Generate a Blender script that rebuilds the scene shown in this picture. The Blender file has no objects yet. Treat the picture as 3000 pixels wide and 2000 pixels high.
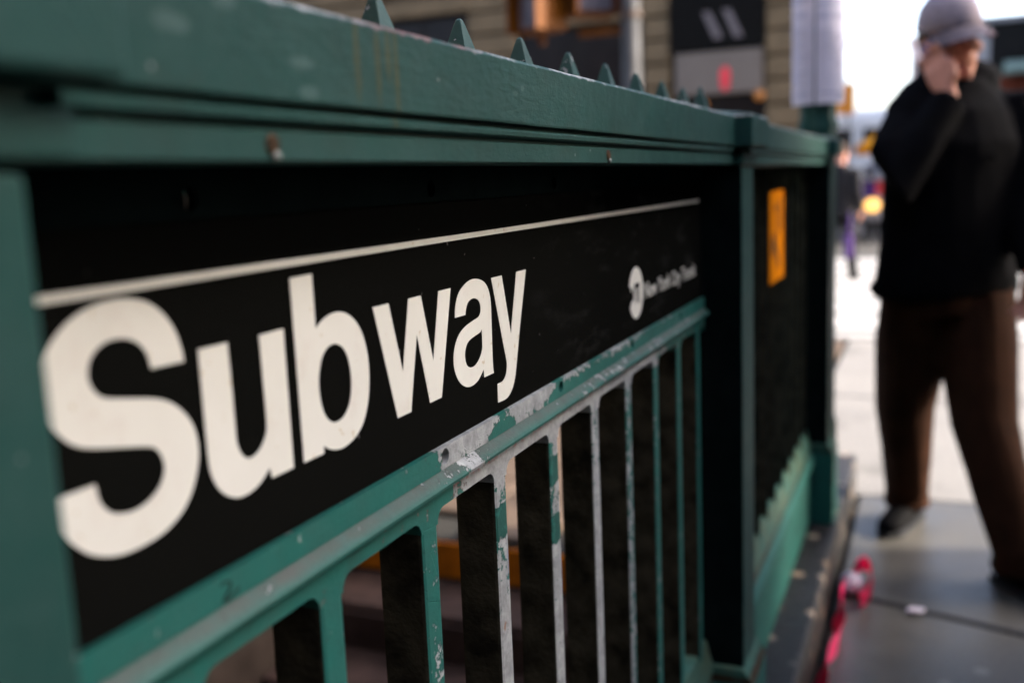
import bpy, bmesh, math, random
from mathutils import Vector, Matrix, noise
random.seed(7)
S = bpy.context.scene
COL = S.collection
H = 1.25                                   # eye height of the photographer above the pavement

# ------------------------------------------------------------------ camera
cam_d = bpy.data.cameras.new('camera'); cam = bpy.data.objects.new('camera', cam_d); COL.objects.link(cam)
yaw, pitch, roll = (math.radians(a) for a in (22.98, 9.04, -2.375))
fw = Vector((-math.sin(yaw)*math.cos(pitch), math.cos(yaw)*math.cos(pitch), -math.sin(pitch)))
rt = Vector((math.cos(yaw), math.sin(yaw), 0)); up = rt.cross(fw)
rt2 = math.cos(roll)*rt + math.sin(roll)*up; up2 = -math.sin(roll)*rt + math.cos(roll)*up
m = Matrix.Identity(4)
for i in range(3):
    m[i][0], m[i][1], m[i][2] = rt2[i], up2[i], -fw[i]
m.translation = (0, 0, H)
cam.matrix_world = m
cam_d.sensor_width = 36; cam_d.lens = 35.0
cam_d.clip_start = 0.02; cam_d.clip_end = 2000
cam_d.dof.use_dof = True; cam_d.dof.focus_distance = 0.83; cam_d.dof.aperture_fstop = 3.2
S.camera = cam

# ------------------------------------------------------------------ sky, sun, exposure
SUN_AZ, SUN_EL = math.radians(75), math.radians(31)     # azimuth clockwise from +Y
w = bpy.data.worlds.new('World'); S.world = w; w.use_nodes = True
wn = w.node_tree.nodes; wl = w.node_tree.links
sky = wn.new('ShaderNodeTexSky'); sky.sky_type = 'NISHITA'; sky.sun_disc = False
sky.sun_elevation = SUN_EL; sky.sun_rotation = SUN_AZ
sky.air_density = .75; sky.dust_density = 4.0; sky.ozone_density = 1.0
wl.new(sky.outputs[0], wn['Background'].inputs[0]); wn['Background'].inputs[1].default_value = 0.15
sd = bpy.data.lights.new('sun', 'SUN'); sun = bpy.data.objects.new('sun', sd); COL.objects.link(sun)
sd.energy = 2.3; sd.angle = math.radians(0.5); sd.color = (1.0, 0.93, 0.82)
d = Vector((math.sin(SUN_AZ)*math.cos(SUN_EL), math.cos(SUN_AZ)*math.cos(SUN_EL), math.sin(SUN_EL)))
sun.rotation_euler = d.to_track_quat('Z', 'Y').to_euler(); sun.location = (20, 0, 30)
S.view_settings.view_transform = 'Standard'; S.view_settings.look = 'None'
S.view_settings.gamma = 1; S.view_settings.use_curve_mapping = False
S.view_settings.exposure = 2.75
S.cycles.max_bounces = 8

# ------------------------------------------------------------------ material helpers
class NT:
    def __init__(s, name):
        s.m = bpy.data.materials.new(name); s.m.use_nodes = True
        s.t = s.m.node_tree; s.b = s.t.nodes['Principled BSDF']
        s.pos = None
    def n(s, typ, **kw):
        o = s.t.nodes.new(typ)
        for k, v in kw.items(): setattr(o, k, v)
        return o
    def l(s, a, b): s.t.links.new(a, b)
    def put(s, sock, v):
        if isinstance(v, (int, float)): sock.default_value = (v, v, v, 1) if sock.type == 'RGBA' else v
        elif isinstance(v, tuple): sock.default_value = v if len(v) == len(sock.default_value) else v + (1,)
        else: s.l(v, sock)
    def P(s):
        if not s.pos: s.pos = s.n('ShaderNodeNewGeometry').outputs['Position']
        return s.pos
    def xyz(s):
        q = s.n('ShaderNodeSeparateXYZ'); s.l(s.P(), q.inputs[0]); return q.outputs
    def math(s, op, a, b=0.0, c=None):
        o = s.n('ShaderNodeMath', operation=op); s.put(o.inputs[0], a); s.put(o.inputs[1], b)
        if c is not None: s.put(o.inputs[2], c)
        return o.outputs[0]
    def noise(s, scale, detail=4, rough=.55, stretch=None, dist=0.0, off=(0, 0, 0)):
        v = s.P()
        if stretch or off != (0, 0, 0):
            mp = s.n('ShaderNodeMapping'); s.l(v, mp.inputs[0]); mp.inputs['Scale'].default_value = stretch or (1, 1, 1)
            mp.inputs['Location'].default_value = off; v = mp.outputs[0]
        o = s.n('ShaderNodeTexNoise'); s.l(v, o.inputs['Vector']); o.inputs['Scale'].default_value = scale
        o.inputs['Detail'].default_value = detail; o.inputs['Roughness'].default_value = rough; o.inputs['Distortion'].default_value = dist
        return o.outputs[0]
    def ramp(s, v, *stops, interp='LINEAR'):
        o = s.n('ShaderNodeValToRGB'); s.put(o.inputs[0], v); e = o.color_ramp.elements; o.color_ramp.interpolation = interp
        while len(e) < len(stops): e.new(.5)
        for q, (p, c) in zip(e, stops):
            q.position = p; q.color = (c, c, c, 1) if isinstance(c, (int, float)) else tuple(c) + (1,)
        return o.outputs[0]
    def step(s, v, a, b):
        o = s.n('ShaderNodeMapRange', interpolation_type='SMOOTHSTEP'); s.put(o.inputs[0], v)
        o.inputs[1].default_value = a; o.inputs[2].default_value = b; return o.outputs[0]
    def mix(s, f, a, b):
        o = s.n('ShaderNodeMix', data_type='RGBA'); s.put(o.inputs[0], f); s.put(o.inputs[6], a); s.put(o.inputs[7], b); return o.outputs[2]
    def bump(s, h, strength=.3, dist=.002, normal=None):
        o = s.n('ShaderNodeBump'); s.put(o.inputs['Height'], h); o.inputs['Strength'].default_value = strength
        o.inputs['Distance'].default_value = dist
        if normal is not None: s.l(normal, o.inputs['Normal'])
        return o.outputs[0]
    def spot(s, Y, Z, ry, rz, wob=None):
        """0..1 mask of an irregular patch on a face seen in the y/z plane"""
        q = s.xyz()
        a = s.math('DIVIDE', s.math('SUBTRACT', q[1], Y), ry); b = s.math('DIVIDE', s.math('SUBTRACT', q[2], Z), rz)
        r = s.math('ADD', s.math('MULTIPLY', a, a), s.math('MULTIPLY', b, b))
        if wob is not None: r = s.math('ADD', r, wob)
        return r
    def out(s, col=None, rough=None, metal=None, spec=None, normal=None):
        if col is not None: s.put(s.b.inputs['Base Color'], col)
        if rough is not None: s.put(s.b.inputs['Roughness'], rough)
        if metal is not None: s.put(s.b.inputs['Metallic'], metal)
        if spec is not None: s.put(s.b.inputs['Specular IOR Level'], spec)
        if normal is not None: s.l(normal, s.b.inputs['Normal'])
        return s.m

def simple(name, col, rough=.6, var=.25, scale=6, bump=.0, bscale=60, spec=.12, metal=0):
    t = NT(name); n = t.noise(scale, 5)
    c = t.mix(t.ramp(n, (.3, 0), (.7, 1)), tuple(x*(1-var) for x in col), tuple(min(1, x*(1+var)) for x in col))
    nm = t.bump(t.noise(bscale, 4), bump, .004) if bump else None
    return t.out(c, rough, metal, spec, nm)

TEAL = (.014, .110, .089); TEAL2 = (.023, .137, .111)
DEEP = (.012, .051, .043); DEEP2 = (.018, .067, .056)
GREY = (.42, .43, .42); GREY2 = (.22, .225, .225)

def paint(name, kind):
    """old green enamel, scuffed, with places where it has come away from grey primer and iron"""
    t = NT(name); q = t.xyz()
    big = t.noise(5, 3); mid = t.noise(38, 5); fine = t.noise(240, 4)
    a_, b_ = (DEEP, DEEP2) if kind in ('cap', 'plain', 'spike') else (TEAL, TEAL2)
    c = t.mix(t.ramp(big, (.3, 0), (.7, 1)), a_, b_)
    c = t.mix(t.math('MULTIPLY', t.ramp(mid, (.35, 0), (.75, 1)), .25), c, (.060, .095, .085))
    grime_shade = t.ramp(t.noise(14, 6, .7, off=(3, 1, 2)), (.52, 0), (.75, 1))
    c = t.mix(t.math('MULTIPLY', grime_shade, .35), c, (.028, .036, .028))
    spk = t.ramp(t.noise(95, 2, .5, off=(5, 5, 5)), (.745, 0), (.765, 1))
    jag = t.math('ADD', t.noise(70, 5, .7), t.math('MULTIPLY', t.noise(330, 2, .6), .22))
    jag = t.math('SUBTRACT', jag, .61)                    # about -.35 .. .35
    if kind == 'flange':
        bias = t.ramp(t.math('DIVIDE', q[1], 2.0), (.0, .20), (.29, .23), (.322, .36), (.335, .72), (.372, .72), (.385, .34), (.398, .40), (.408, .72), (.445, .66), (.458, .36), (.60, .42), (.64, .30), (1, .32))
        # chips spread down from the edge against the sign
        edge = t.step(q[2], H-.2145, H-.1975)
        bias = t.math('ADD', bias, t.math('MULTIPLY', t.math('SUBTRACT', edge, .55), .28))
    elif kind == 'strip':
        bias = t.ramp(t.math('DIVIDE', q[1], 2.0), (.0, .30), (.33, .34), (.345, .50), (.36, .78), (.62, .80), (.66, .5), (.72, .36), (1, .40))
    elif kind == 'bead':
        bias = t.ramp(t.math('DIVIDE', q[1], 2.0), (.0, .26), (.20, .32), (.30, .27), (.335, .38), (.352, .60), (.372, .33), (.46, .35), (.48, .42), (.7, .40), (1, .38))
    elif kind == 'bar':
        bias = t.ramp(t.math('DIVIDE', q[1], 2.0), (.0, .30), (.295, .34), (.312, .36), (.375, .56), (.44, .46), (.46, .60), (.57, .56), (.60, .42), (1, .30))
        low = t.step(q[2], H-.30, H-.44)
        bias = t.math('ADD', bias, t.math('MULTIPLY', low, t.math('MULTIPLY', t.step(q[1], 1.25, 1.0), .12)))
    elif kind == 'spike':
        bias = .36
    elif kind == 'rail':
        bias = .30
    else:
        bias = .27
    v = t.math('ADD', jag, bias)
    chip = t.step(v, .50, .515)
    if kind == 'bar':
        # two stretches of paint left on the peeled bars
        for Y, Z in ((.7655, H-.293), (.897, H-.285), (.897, H-.345)):
            r = t.spot(Y, Z, .03, .016 if Z < H-.3 else .017, t.math('MULTIPLY', jag, 2.2))
            chip = t.math('MULTIPLY', chip, t.step(r, .9, 1.0))
    metal_c = t.mix(t.ramp(t.noise(60, 6, .7, off=(2, 2, 9)), (.35, 0), (.68, 1)), GREY2, GREY)
    rustspot = t.ramp(t.noise(48, 3, .5, off=(8, 1, 4)), (.70, 0), (.74, 1))
    metal_c = t.mix(t.math('MULTIPLY', rustspot, .8), metal_c, (.21, .085, .025))
    c2 = c
    if kind in ('strip', 'flange', 'bead'):
        red = t.step(v, .455, .50); amt = .75 if kind == 'strip' else .15
        c2 = t.mix(t.math('MULTIPLY', red, amt), c2, (.30, .085, .075))
    if kind == 'strip':     # lead primer along the upper edge
        r2 = t.math('MULTIPLY', t.step(q[2], H-.2375, H-.2305), t.step(t.math('ADD', jag, .5), .47, .6))
        metal_c = t.mix(t.math('MULTIPLY', r2, .85), metal_c, (.33, .09, .08))
    if kind == 'bead':      # street dirt lying on the top of the moulding
        dirt = t.math('MULTIPLY', t.step(q[2], H-.2265, H-.2185), t.ramp(t.noise(30, 6, .7), (.25, .45), (.65, 1)))
        c2 = t.mix(t.math('MULTIPLY', dirt, .85), c2, (.075, .068, .055))
    if kind == 'cap':
        for Y, zt, ln in ((.500, .078, .030), (.521, .080, .052), (.512, .08, .02), (.478, .08, .03)):
            r = t.spot(Y, H+zt-ln*.3, .0035, ln, t.math('MULTIPLY', jag, 1.5))
            c2 = t.mix(t.math('MULTIPLY', t.step(r, 1.1, 0.0), .6), c2, (.075, .066, .022))
        for Y, Z, a, b in ((.425, .062, .012, .004), (.43, .048, .010, .004), (.335, .07, .012, .005), (.70, .065, .006, .002), (.715, .07, .004, .003), (.37, .085, .01, .006)):
            r = t.spot(Y, H+Z, a, b, t.math('MULTIPLY', jag, 2))
            c2 = t.mix(t.math('MULTIPLY', t.step(r, 1.2, .2), .22), c2, (.16, .23, .215))
        top = t.math('ADD', q[2], t.math('MULTIPLY', jag, .012))
        chip = t.math('MAXIMUM', chip, t.math('MULTIPLY', t.step(top, H+.0872, H+.0890), t.ramp(t.noise(16, 3), (.42, 0), (.5, .9))))  # chipped top edge, widened into a painted highlight line
        rd = t.math('MULTIPLY', t.step(q[1], .45, .52), t.step(q[1], .66, .60))
        metal_c = t.mix(t.math('MULTIPLY', rd, .8), metal_c, (.13, .045, .04))
    if kind == 'rail':      # rust lying in the groove of the foot rail
        z1 = t.math('ABSOLUTE', t.math('SUBTRACT', q[2], H-.862))
        gr = t.math('MULTIPLY', t.step(z1, .012, .003), t.ramp(t.noise(7, 5, .7), (.3, .3), (.6, 1)))
        c2 = t.mix(gr, c2, (.045, .024, .012))
        ol = t.math('MULTIPLY', t.step(q[2], H-.858, H-.845), t.ramp(t.noise(9, 4, .6, off=(3, 0, 0)), (.35, .1), (.65, .7)))
        c2 = t.mix(ol, c2, (.11, .115, .065))
    # shadow painted into the colour along the broken edge of each chip
    lip_shadow = t.math('MULTIPLY', t.step(v, .44, .495), t.math('SUBTRACT', 1.0, chip))
    c2 = t.mix(t.math('MULTIPLY', lip_shadow, .45), c2, (.014, .03, .026))
    c2 = t.mix(t.math('MULTIPLY', spk, .55), c2, (.33, .36, .34))
    col = t.mix(chip, c2, metal_c)
    rough = t.mix(chip, t.ramp(mid, (.3, .48), (.7, .60)), .65)
    peel = t.noise(420, 3, .6); lump = t.noise(26, 4, .6)
    brush = t.noise(130, 4, .65, stretch=(1, .45, 1.6))
    rough_zone = t.ramp(t.noise(4.5, 3, .5, off=(0, 1.7, 0)), (.40, .25), (.60, 1))
    h = t.math('ADD', t.math('MULTIPLY', peel, .16), t.math('MULTIPLY', lump, .75))
    h = t.math('ADD', h, t.math('MULTIPLY', t.math('MULTIPLY', brush, rough_zone), .55))
    crack = t.n('ShaderNodeTexVoronoi', feature='DISTANCE_TO_EDGE'); t.l(t.P(), crack.inputs['Vector']); crack.inputs['Scale'].default_value = 48
    cr = t.math('MULTIPLY', t.step(crack.outputs[0], .02, .0), t.ramp(t.noise(11, 2, off=(1, 7, 3)), (.55, 0), (.65, 1)))
    h = t.math('SUBTRACT', h, t.math('MULTIPLY', cr, .25))
    h = t.math('ADD', h, t.math('MULTIPLY', t.math('SUBTRACT', 1.0, chip), .9))
    h = t.math('ADD', h, t.math('MULTIPLY', t.math('MULTIPLY', chip, fine), .3))
    return t.out(col, rough, 0, .28 if kind in ('bead', 'spike') else .10, t.bump(h, .95 if kind == 'cap' else .6, .0018))

M = {}
for k in ('rail', 'cap', 'flange', 'strip', 'bead', 'bar', 'spike', 'plain'): M[k] = paint('green_paint_' + k, k)

def mat_sign():
    t = NT('black_enamel')
    dust = t.ramp(t.noise(60, 5, .7), (.62, 0), (.80, 1)); q = t.xyz()
    right = t.step(q[1], .75, 1.15)
    smear = t.ramp(t.noise(22, 5, .7, stretch=(1, .5, 1.8)), (.55, 0), (.75, 1))
    c = t.mix(t.math('MULTIPLY', dust, .3), (.0058, .0058, .0050), (.018, .018, .017))
    c = t.mix(t.math('MULTIPLY', t.math('MULTIPLY', smear, right), .45), c, (.045, .044, .041))
    sp = t.ramp(t.noise(130, 1, .5), (.79, 0), (.80, 1))
    c = t.mix(t.math('MULTIPLY', sp, .6), c, (.18, .17, .16))
    return t.out(c, .6, 0, .0, t.bump(t.noise(12, 2), .05, .001))
M['grime_shade'] = simple('black_grimy_shade', (.026, .023, .015), .85, .75, 30, .4, 200, .05)  # near-black coat for bar sides: painted shade with brown grime mixed in
M['shade_navy'] = simple('shade_dark_green_paint', (.0045, .0075, .0075), .6, .3, 20, .2, 120, .0)  # green darkened to stand for shade: post sides, necks, upper flange, long bars
M['sign'] = mat_sign()
def mat_letter():
    t = NT('cream_vinyl')
    c = t.mix(t.ramp(t.noise(9, 4), (.3, 0), (.7, 1)), (.74, .715, .625), (.80, .775, .69))
    sp = t.ramp(t.noise(120, 2, .6, off=(4, 2, 7)), (.69, 0), (.73, 1))
    c = t.mix(t.math('MULTIPLY', sp, .55), c, (.50, .36, .16))
    sm = t.ramp(t.noise(28, 5, .7, off=(0, 3, 3)), (.55, 0), (.8, 1))
    c = t.mix(t.math('MULTIPLY', sm, .35), c, (.62, .50, .42))
    return t.out(c, .5, 0, .15)
M['letter'] = mat_letter()
M['screw'] = simple('rusty_screw', (.055, .03, .014), .7, .7, 260)
M['glob'] = simple('grey_paint_drip', (.26, .27, .24), .6, .3, 200)
M['hole'] = simple('hole_lining', (.10, .075, .05), .8, .5, 200)
M['marker'] = simple('black_marker', (.012, .03, .026), .5)
def mat_orange():
    t = NT('orange_notice')
    c = t.mix(t.ramp(t.noise(20, 4), (.3, 0), (.7, 1)), (.42, .125, .004), (.47, .15, .006))
    return t.out(c, .6, 0, .0)
M['orange'] = mat_orange()
M['black'] = simple('matt_black', (.004, .0035, .003), .7, spec=.05)

def mat_plinth():
    t = NT('black_granite')
    n = t.noise(30, 6, .65); c = t.mix(t.ramp(n, (.3, 0), (.7, 1)), (.007, .0065, .007), (.018, .016, .017))
    v = t.n('ShaderNodeTexVoronoi', feature='F1'); t.l(t.P(), v.inputs['Vector']); v.inputs['Scale'].default_value = 14
    sp = t.math('MULTIPLY', t.step(v.outputs['Distance'], .34, .16), t.ramp(t.noise(6, 2, off=(3, 3, 1)), (.40, 0), (.50, 1)))
    tone = t.mix(t.ramp(t.noise(13, 3), (.35, 0), (.65, 1)), (.34, .30, .25), (.30, .17, .08))
    c = t.mix(t.math('MULTIPLY', sp, .9), c, tone)
    return t.out(c, t.ramp(n, (.3, .45), (.7, .65)), 0, .3, t.bump(n, .5, .008))
M['plinth'] = mat_plinth()

def mat_slab(name, a, b, rough=(.38, .6), gum=.5, gumcol=(.2, .19, .17), spec=.5):
    t = NT(name)
    n = t.noise(2.2, 6, .65); f = t.noise(75, 5, .7)
    c = t.mix(t.ramp(n, (.3, 0), (.7, 1)), a, b)
    c = t.mix(t.math('MULTIPLY', t.ramp(f, (.38, 0), (.62, 1)), .65), c, tuple(x*.5 for x in a))
    st = t.ramp(t.noise(4.5, 4, .6, off=(2, 5, 1)), (.52, 0), (.66, 1))
    c = t.mix(t.math('MULTIPLY', st, .55), c, tuple(x*.45 for x in a))
    v = t.n('ShaderNodeTexVoronoi', feature='F1'); t.l(t.P(), v.inputs['Vector']); v.inputs['Scale'].default_value = 6
    g = t.math('MULTIPLY', t.step(v.outputs['Distance'], .13, .10), gum)
    c = t.mix(g, c, gumcol)
    return t.out(c, t.ramp(n, (.3, rough[0]), (.7, rough[1])), 0, spec, t.bump(f, .35, .003))
M['bluestone'] = mat_slab('bluestone', (.050, .045, .037), (.084, .075, .062), (.40, .55), .55, (.17, .16, .15), .45)
M['concrete'] = mat_slab('pale_concrete', (.155, .145, .135), (.19, .178, .166), (.7, .9), .12, (.3, .28, .26), .3)
M['brownpave'] = mat_slab('brown_paving', (.075, .049, .031), (.105, .070, .046), (.6, .8), .1, (.2, .16, .12), .3)
M['joint'] = simple('joint_dirt', (.022, .020, .017), .9)
M['dirt'] = simple('ground_dirt', (.10, .09, .08), .9)
M['asphalt'] = simple('asphalt', (.060, .058, .056), .85, .2, 3, .3, 90)
M['white_line'] = simple('road_paint', (.30, .29, .28), .7, .08, 8)
M['step'] = simple('dirty_step', (.038, .021, .015), .7, .5, 9, .3, 60)
M['steporange'] = simple('orange_step_paint', (.36, .095, .003), .6, .35, 12)
M['stairtile'] = simple('stair_wall', (.045, .032, .024), .6, .4, 7)
M['tape'] = simple('red_plastic_tape', (.94, .045, .19), .4, .15, 20)
M['scrap'] = simple('white_plastic', (.55, .50, .56), .35, .1, 20)
M['paper'] = simple('lilac_paper', (.87, .83, .92), .7, .05, 14)
M['ink'] = simple('printed_ink', (.54, .52, .62), .7)
M['globe'] = simple('milk_glass', (.75, .78, .72), .2)

# ------------------------------------------------------------------ mesh helpers
def link(name, me, mat=None, parent=None, loc=None):
    o = bpy.data.objects.new(name, me); COL.objects.link(o)
    if mat is not None and hasattr(me, 'materials') and not me.materials: me.materials.append(mat)
    if parent is not None: o.parent = parent
    if loc is not None: o.location = loc
    return o

def obj(name, bm, mat, parent=None, origin=None, smooth=False):
    """bm is in world coordinates; the mesh is stored relative to its own origin (or its parent's)"""
    o0 = Vector(origin) if origin is not None else Vector((0, 0, 0))
    base = wloc(parent) if parent is not None else Vector((0, 0, 0))
    bmesh.ops.translate(bm, verts=bm.verts, vec=-o0 if origin is not None else -base)
    bmesh.ops.recalc_face_normals(bm, faces=bm.faces)
    me = bpy.data.meshes.new(name); bm.to_mesh(me); bm.free()
    if smooth:
        for p in me.polygons: p.use_smooth = True
    o = link(name, me, mat, parent)
    if origin is not None: o.location = o0 - base
    return o
def wloc(o):
    v = Vector(o.location)
    while o.parent: o = o.parent; v = v + Vector(o.location)
    return v
def thing(name, label, cat, loc, group=None):
    o = bpy.data.objects.new(name, None); COL.objects.link(o); o.location = loc; o.empty_display_size = .1
    return tag(o, label, cat, group)
def tag(o, label, cat, group=None):
    o['label'] = label; o['category'] = cat
    if group: o['group'] = group
    return o
def struct(o, kind='structure'): o['kind'] = kind; return o

def BM(): return bmesh.new()
def bevel(bm, r, seg=2, edges=None):
    bmesh.ops.bevel(bm, geom=list(edges if edges is not None else bm.edges), offset=r, segments=seg, profile=.5, affect='EDGES', clamp_overlap=True)
    return bm
def box(x0, x1, y0, y1, z0, z1, bm=None, r=0, seg=2):
    b = BM(); bmesh.ops.create_cube(b, size=1)
    for v in b.verts:
        v.co = Vector(((x0+x1)/2 + v.co.x*(x1-x0), (y0+y1)/2 + v.co.y*(y1-y0), (z0+z1)/2 + v.co.z*(z1-z0)))
    if r: bevel(b, r, seg)
    return merge(bm, b)
def merge(a, b):
    if a is None: return b
    me = bpy.data.meshes.new('t'); b.to_mesh(me); b.free(); a.from_mesh(me); bpy.data.meshes.remove(me); return a
def extrude_xz(poly, y0, y1, bm=None):
    b = BM(); A = [b.verts.new((x, y0, z)) for x, z in poly]; B = [b.verts.new((x, y1, z)) for x, z in poly]
    n = len(poly)
    for i in range(n): b.faces.new((A[i], A[(i+1) % n], B[(i+1) % n], B[i]))
    b.faces.new(A); b.faces.new(B[::-1]); return merge(bm, b)
def extrude_yz(poly, x0, x1, bm=None):
    b = BM(); A = [b.verts.new((x0, y, z)) for y, z in poly]; B = [b.verts.new((x1, y, z)) for y, z in poly]
    n = len(poly)
    for i in range(n): b.faces.new((A[i], A[(i+1) % n], B[(i+1) % n], B[i]))
    b.faces.new(A); b.faces.new(B[::-1]); return merge(bm, b)
def extrude_xy(poly, z0, z1, bm=None):
    b = BM(); A = [b.verts.new((x, y, z0)) for x, y in poly]; B = [b.verts.new((x, y, z1)) for x, y in poly]
    n = len(poly)
    for i in range(n): b.faces.new((A[i], A[(i+1) % n], B[(i+1) % n], B[i]))
    b.faces.new(A); b.faces.new(B[::-1]); return merge(bm, b)
def frame_of(d):
    d = d.normalized(); a = Vector((0, 0, 1)) if abs(d.z) < .92 else Vector((0, 1, 0))
    s = d.cross(a).normalized(); return s, s.cross(d).normalized()
def tube(pts, radii, bm=None, n=10, side=None, caps=True):
    """loft of ellipses along a chain; radii items are r or (r_side, r_other)"""
    b = BM(); P = [Vector(p) for p in pts]; rings = []
    if side is None: side, _ = frame_of(P[-1]-P[0])
    for i, p in enumerate(P):
        d = (P[min(i+1, len(P)-1)] - P[max(i-1, 0)])
        s, u = frame_of(d)
        if side is not None:
            s = (Vector(side) - d.normalized()*Vector(side).dot(d.normalized())).normalized(); u = s.cross(d.normalized())
        r = radii[i] if isinstance(radii, (list, tuple)) else radii
        ra, rb = r if isinstance(r, tuple) else (r, r)
        rings.append([b.verts.new(p + s*ra*math.cos(2*math.pi*k/n) + u*rb*math.sin(2*math.pi*k/n)) for k in range(n)])
    for A, B in zip(rings, rings[1:]):
        for k in range(n): b.faces.new((A[k], A[(k+1) % n], B[(k+1) % n], B[k]))
    if caps: b.faces.new(rings[0][::-1]); b.faces.new(rings[-1])
    return merge(bm, b)
def ball(c, r, bm=None, sub=2, rot=None):
    b = BM(); bmesh.ops.create_icosphere(b, subdivisions=sub, radius=1)
    r = r if isinstance(r, tuple) else (r, r, r)
    for v in b.verts:
        q = Vector((v.co.x*r[0], v.co.y*r[1], v.co.z*r[2]))
        if rot is not None: q = rot @ q
        v.co = q + Vector(c)
    return merge(bm, b)
def remesh(bm, vox, smooth=4):
    me = bpy.data.meshes.new('t'); bmesh.ops.recalc_face_normals(bm, faces=bm.faces); bm.to_mesh(me); bm.free()
    o = bpy.data.objects.new('t', me); COL.objects.link(o)
    r = o.modifiers.new('r', 'REMESH'); r.mode = 'VOXEL'; r.voxel_size = vox
    if smooth:
        s = o.modifiers.new('s', 'SMOOTH'); s.factor = .5; s.iterations = smooth
    dg = bpy.context.evaluated_depsgraph_get(); out = bpy.data.meshes.new_from_object(o.evaluated_get(dg))
    bpy.data.objects.remove(o); bpy.data.meshes.remove(me)
    b = BM(); b.from_mesh(out); bpy.data.meshes.remove(out); return b

def catmull(loop, n=6):
    """closed outline of (y, z[, corner]) points; smooth between the corners"""
    L = len(loop); out = []
    for i in range(L):
        p0, p1, p2, p3 = loop[i-1], loop[i], loop[(i+1) % L], loop[(i+2) % L]
        c1, c2 = len(p1) > 2, len(p2) > 2
        a, b = Vector(p1[:2]), Vector(p2[:2]); out.append(a)
        if c1 and c2: continue
        dl = (b-a).length
        t1 = (b-a)*.8 if c1 else (b - Vector(p0[:2])) * (dl/max(1e-6, dl + (a-Vector(p0[:2])).length))
        t2 = (b-a)*.8 if c2 else (Vector(p3[:2]) - a) * (dl/max(1e-6, dl + (Vector(p3[:2])-b).length))
        for k in range(1, n):
            s = k/n
            out.append((2*s**3-3*s*s+1)*a + (s**3-2*s*s+s)*t1 + (-2*s**3+3*s*s)*b + (s**3-s*s)*t2)
    return out
def flat_mesh(name, loops, thick, ymul=.001):
    cu = bpy.data.curves.new(name, 'CURVE'); cu.dimensions = '2D'; cu.fill_mode = 'BOTH'; cu.extrude = thick/2
    for lp in loops:
        sp = cu.splines.new('POLY'); sp.points.add(len(lp)-1); sp.use_cyclic_u = True
        for q, p in zip(sp.points, lp): q.co = (p[0]*ymul, p[1]*ymul, 0, 1)
    o = bpy.data.objects.new('t', cu); COL.objects.link(o)
    dg = bpy.context.evaluated_depsgraph_get(); me = bpy.data.meshes.new_from_object(o.evaluated_get(dg))
    bpy.data.objects.remove(o); bpy.data.curves.remove(cu); me.name = name; return me
def text_mesh(name, body, size, thick, width=None):
    cu = bpy.data.curves.new(name, 'FONT'); cu.body = body; cu.size = size; cu.extrude = thick/2; cu.resolution_u = 3
    o = bpy.data.objects.new('t', cu); COL.objects.link(o)
    dg = bpy.context.evaluated_depsgraph_get(); me = bpy.data.meshes.new_from_object(o.evaluated_get(dg))
    bpy.data.objects.remove(o); bpy.data.curves.remove(cu); me.name = name
    xs = [v.co.x for v in me.vertices]; x0, x1 = min(xs), max(xs)
    if width:
        for v in me.vertices: v.co.x = (v.co.x-x0)*width/(x1-x0)
    return me
# maps a flat drawing (x, y) onto a wall that faces +X: x runs along +Y, y along +Z
WALL_X = Matrix(((0, 0, 1, 0), (1, 0, 0, 0), (0, 1, 0, 0), (0, 0, 0, 1)))
# and onto a wall that faces -Y: x runs along +X, y along +Z
WALL_Y = Matrix(((1, 0, 0, 0), (0, 0, -1, 0), (0, 1, 0, 0), (0, 0, 0, 1)))

# ================================================================== ground, stairs, street
Z0 = 0.0
HX0, HX1, HY0, HY1 = -2.02, -.40, -1.3, 3.10        # stairwell opening
def hole_sheet(z, x0, x1, y0, y1, bm):
    for a, b, c, e in ((x0, HX0, y0, y1), (HX1, x1, y0, y1), (HX0, HX1, y0, HY0), (HX0, HX1, HY1, y1)):
        v = [bm.verts.new(p) for p in ((a, c, z), (b, c, z), (b, e, z), (a, e, z))]; bm.faces.new(v)
    return bm
ground = struct(obj('ground', hole_sheet(-.16, -900, 900, -900, 900, BM()), M['dirt']))
road = BM()
for x0, x1, y0, y1 in ((-60, 60, 7.85, 16.2), (-60, 60, 16.2, 400)):
    v = [road.verts.new(p) for p in ((x0, y0, -.118), (x1, y0, -.118), (x1, y1, -.118), (x0, y1, -.118))]; road.faces.new(v)
road = struct(obj('road', road, M['asphalt']))
stripe_me = None
for k in range(8):
    y = 7.95 + k*1.05
    b = box(-3.4, 3.0, y, y+.80, -.1175, -.113)
    o = obj('crosswalk_stripe', b, M['white_line'], road)
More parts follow.
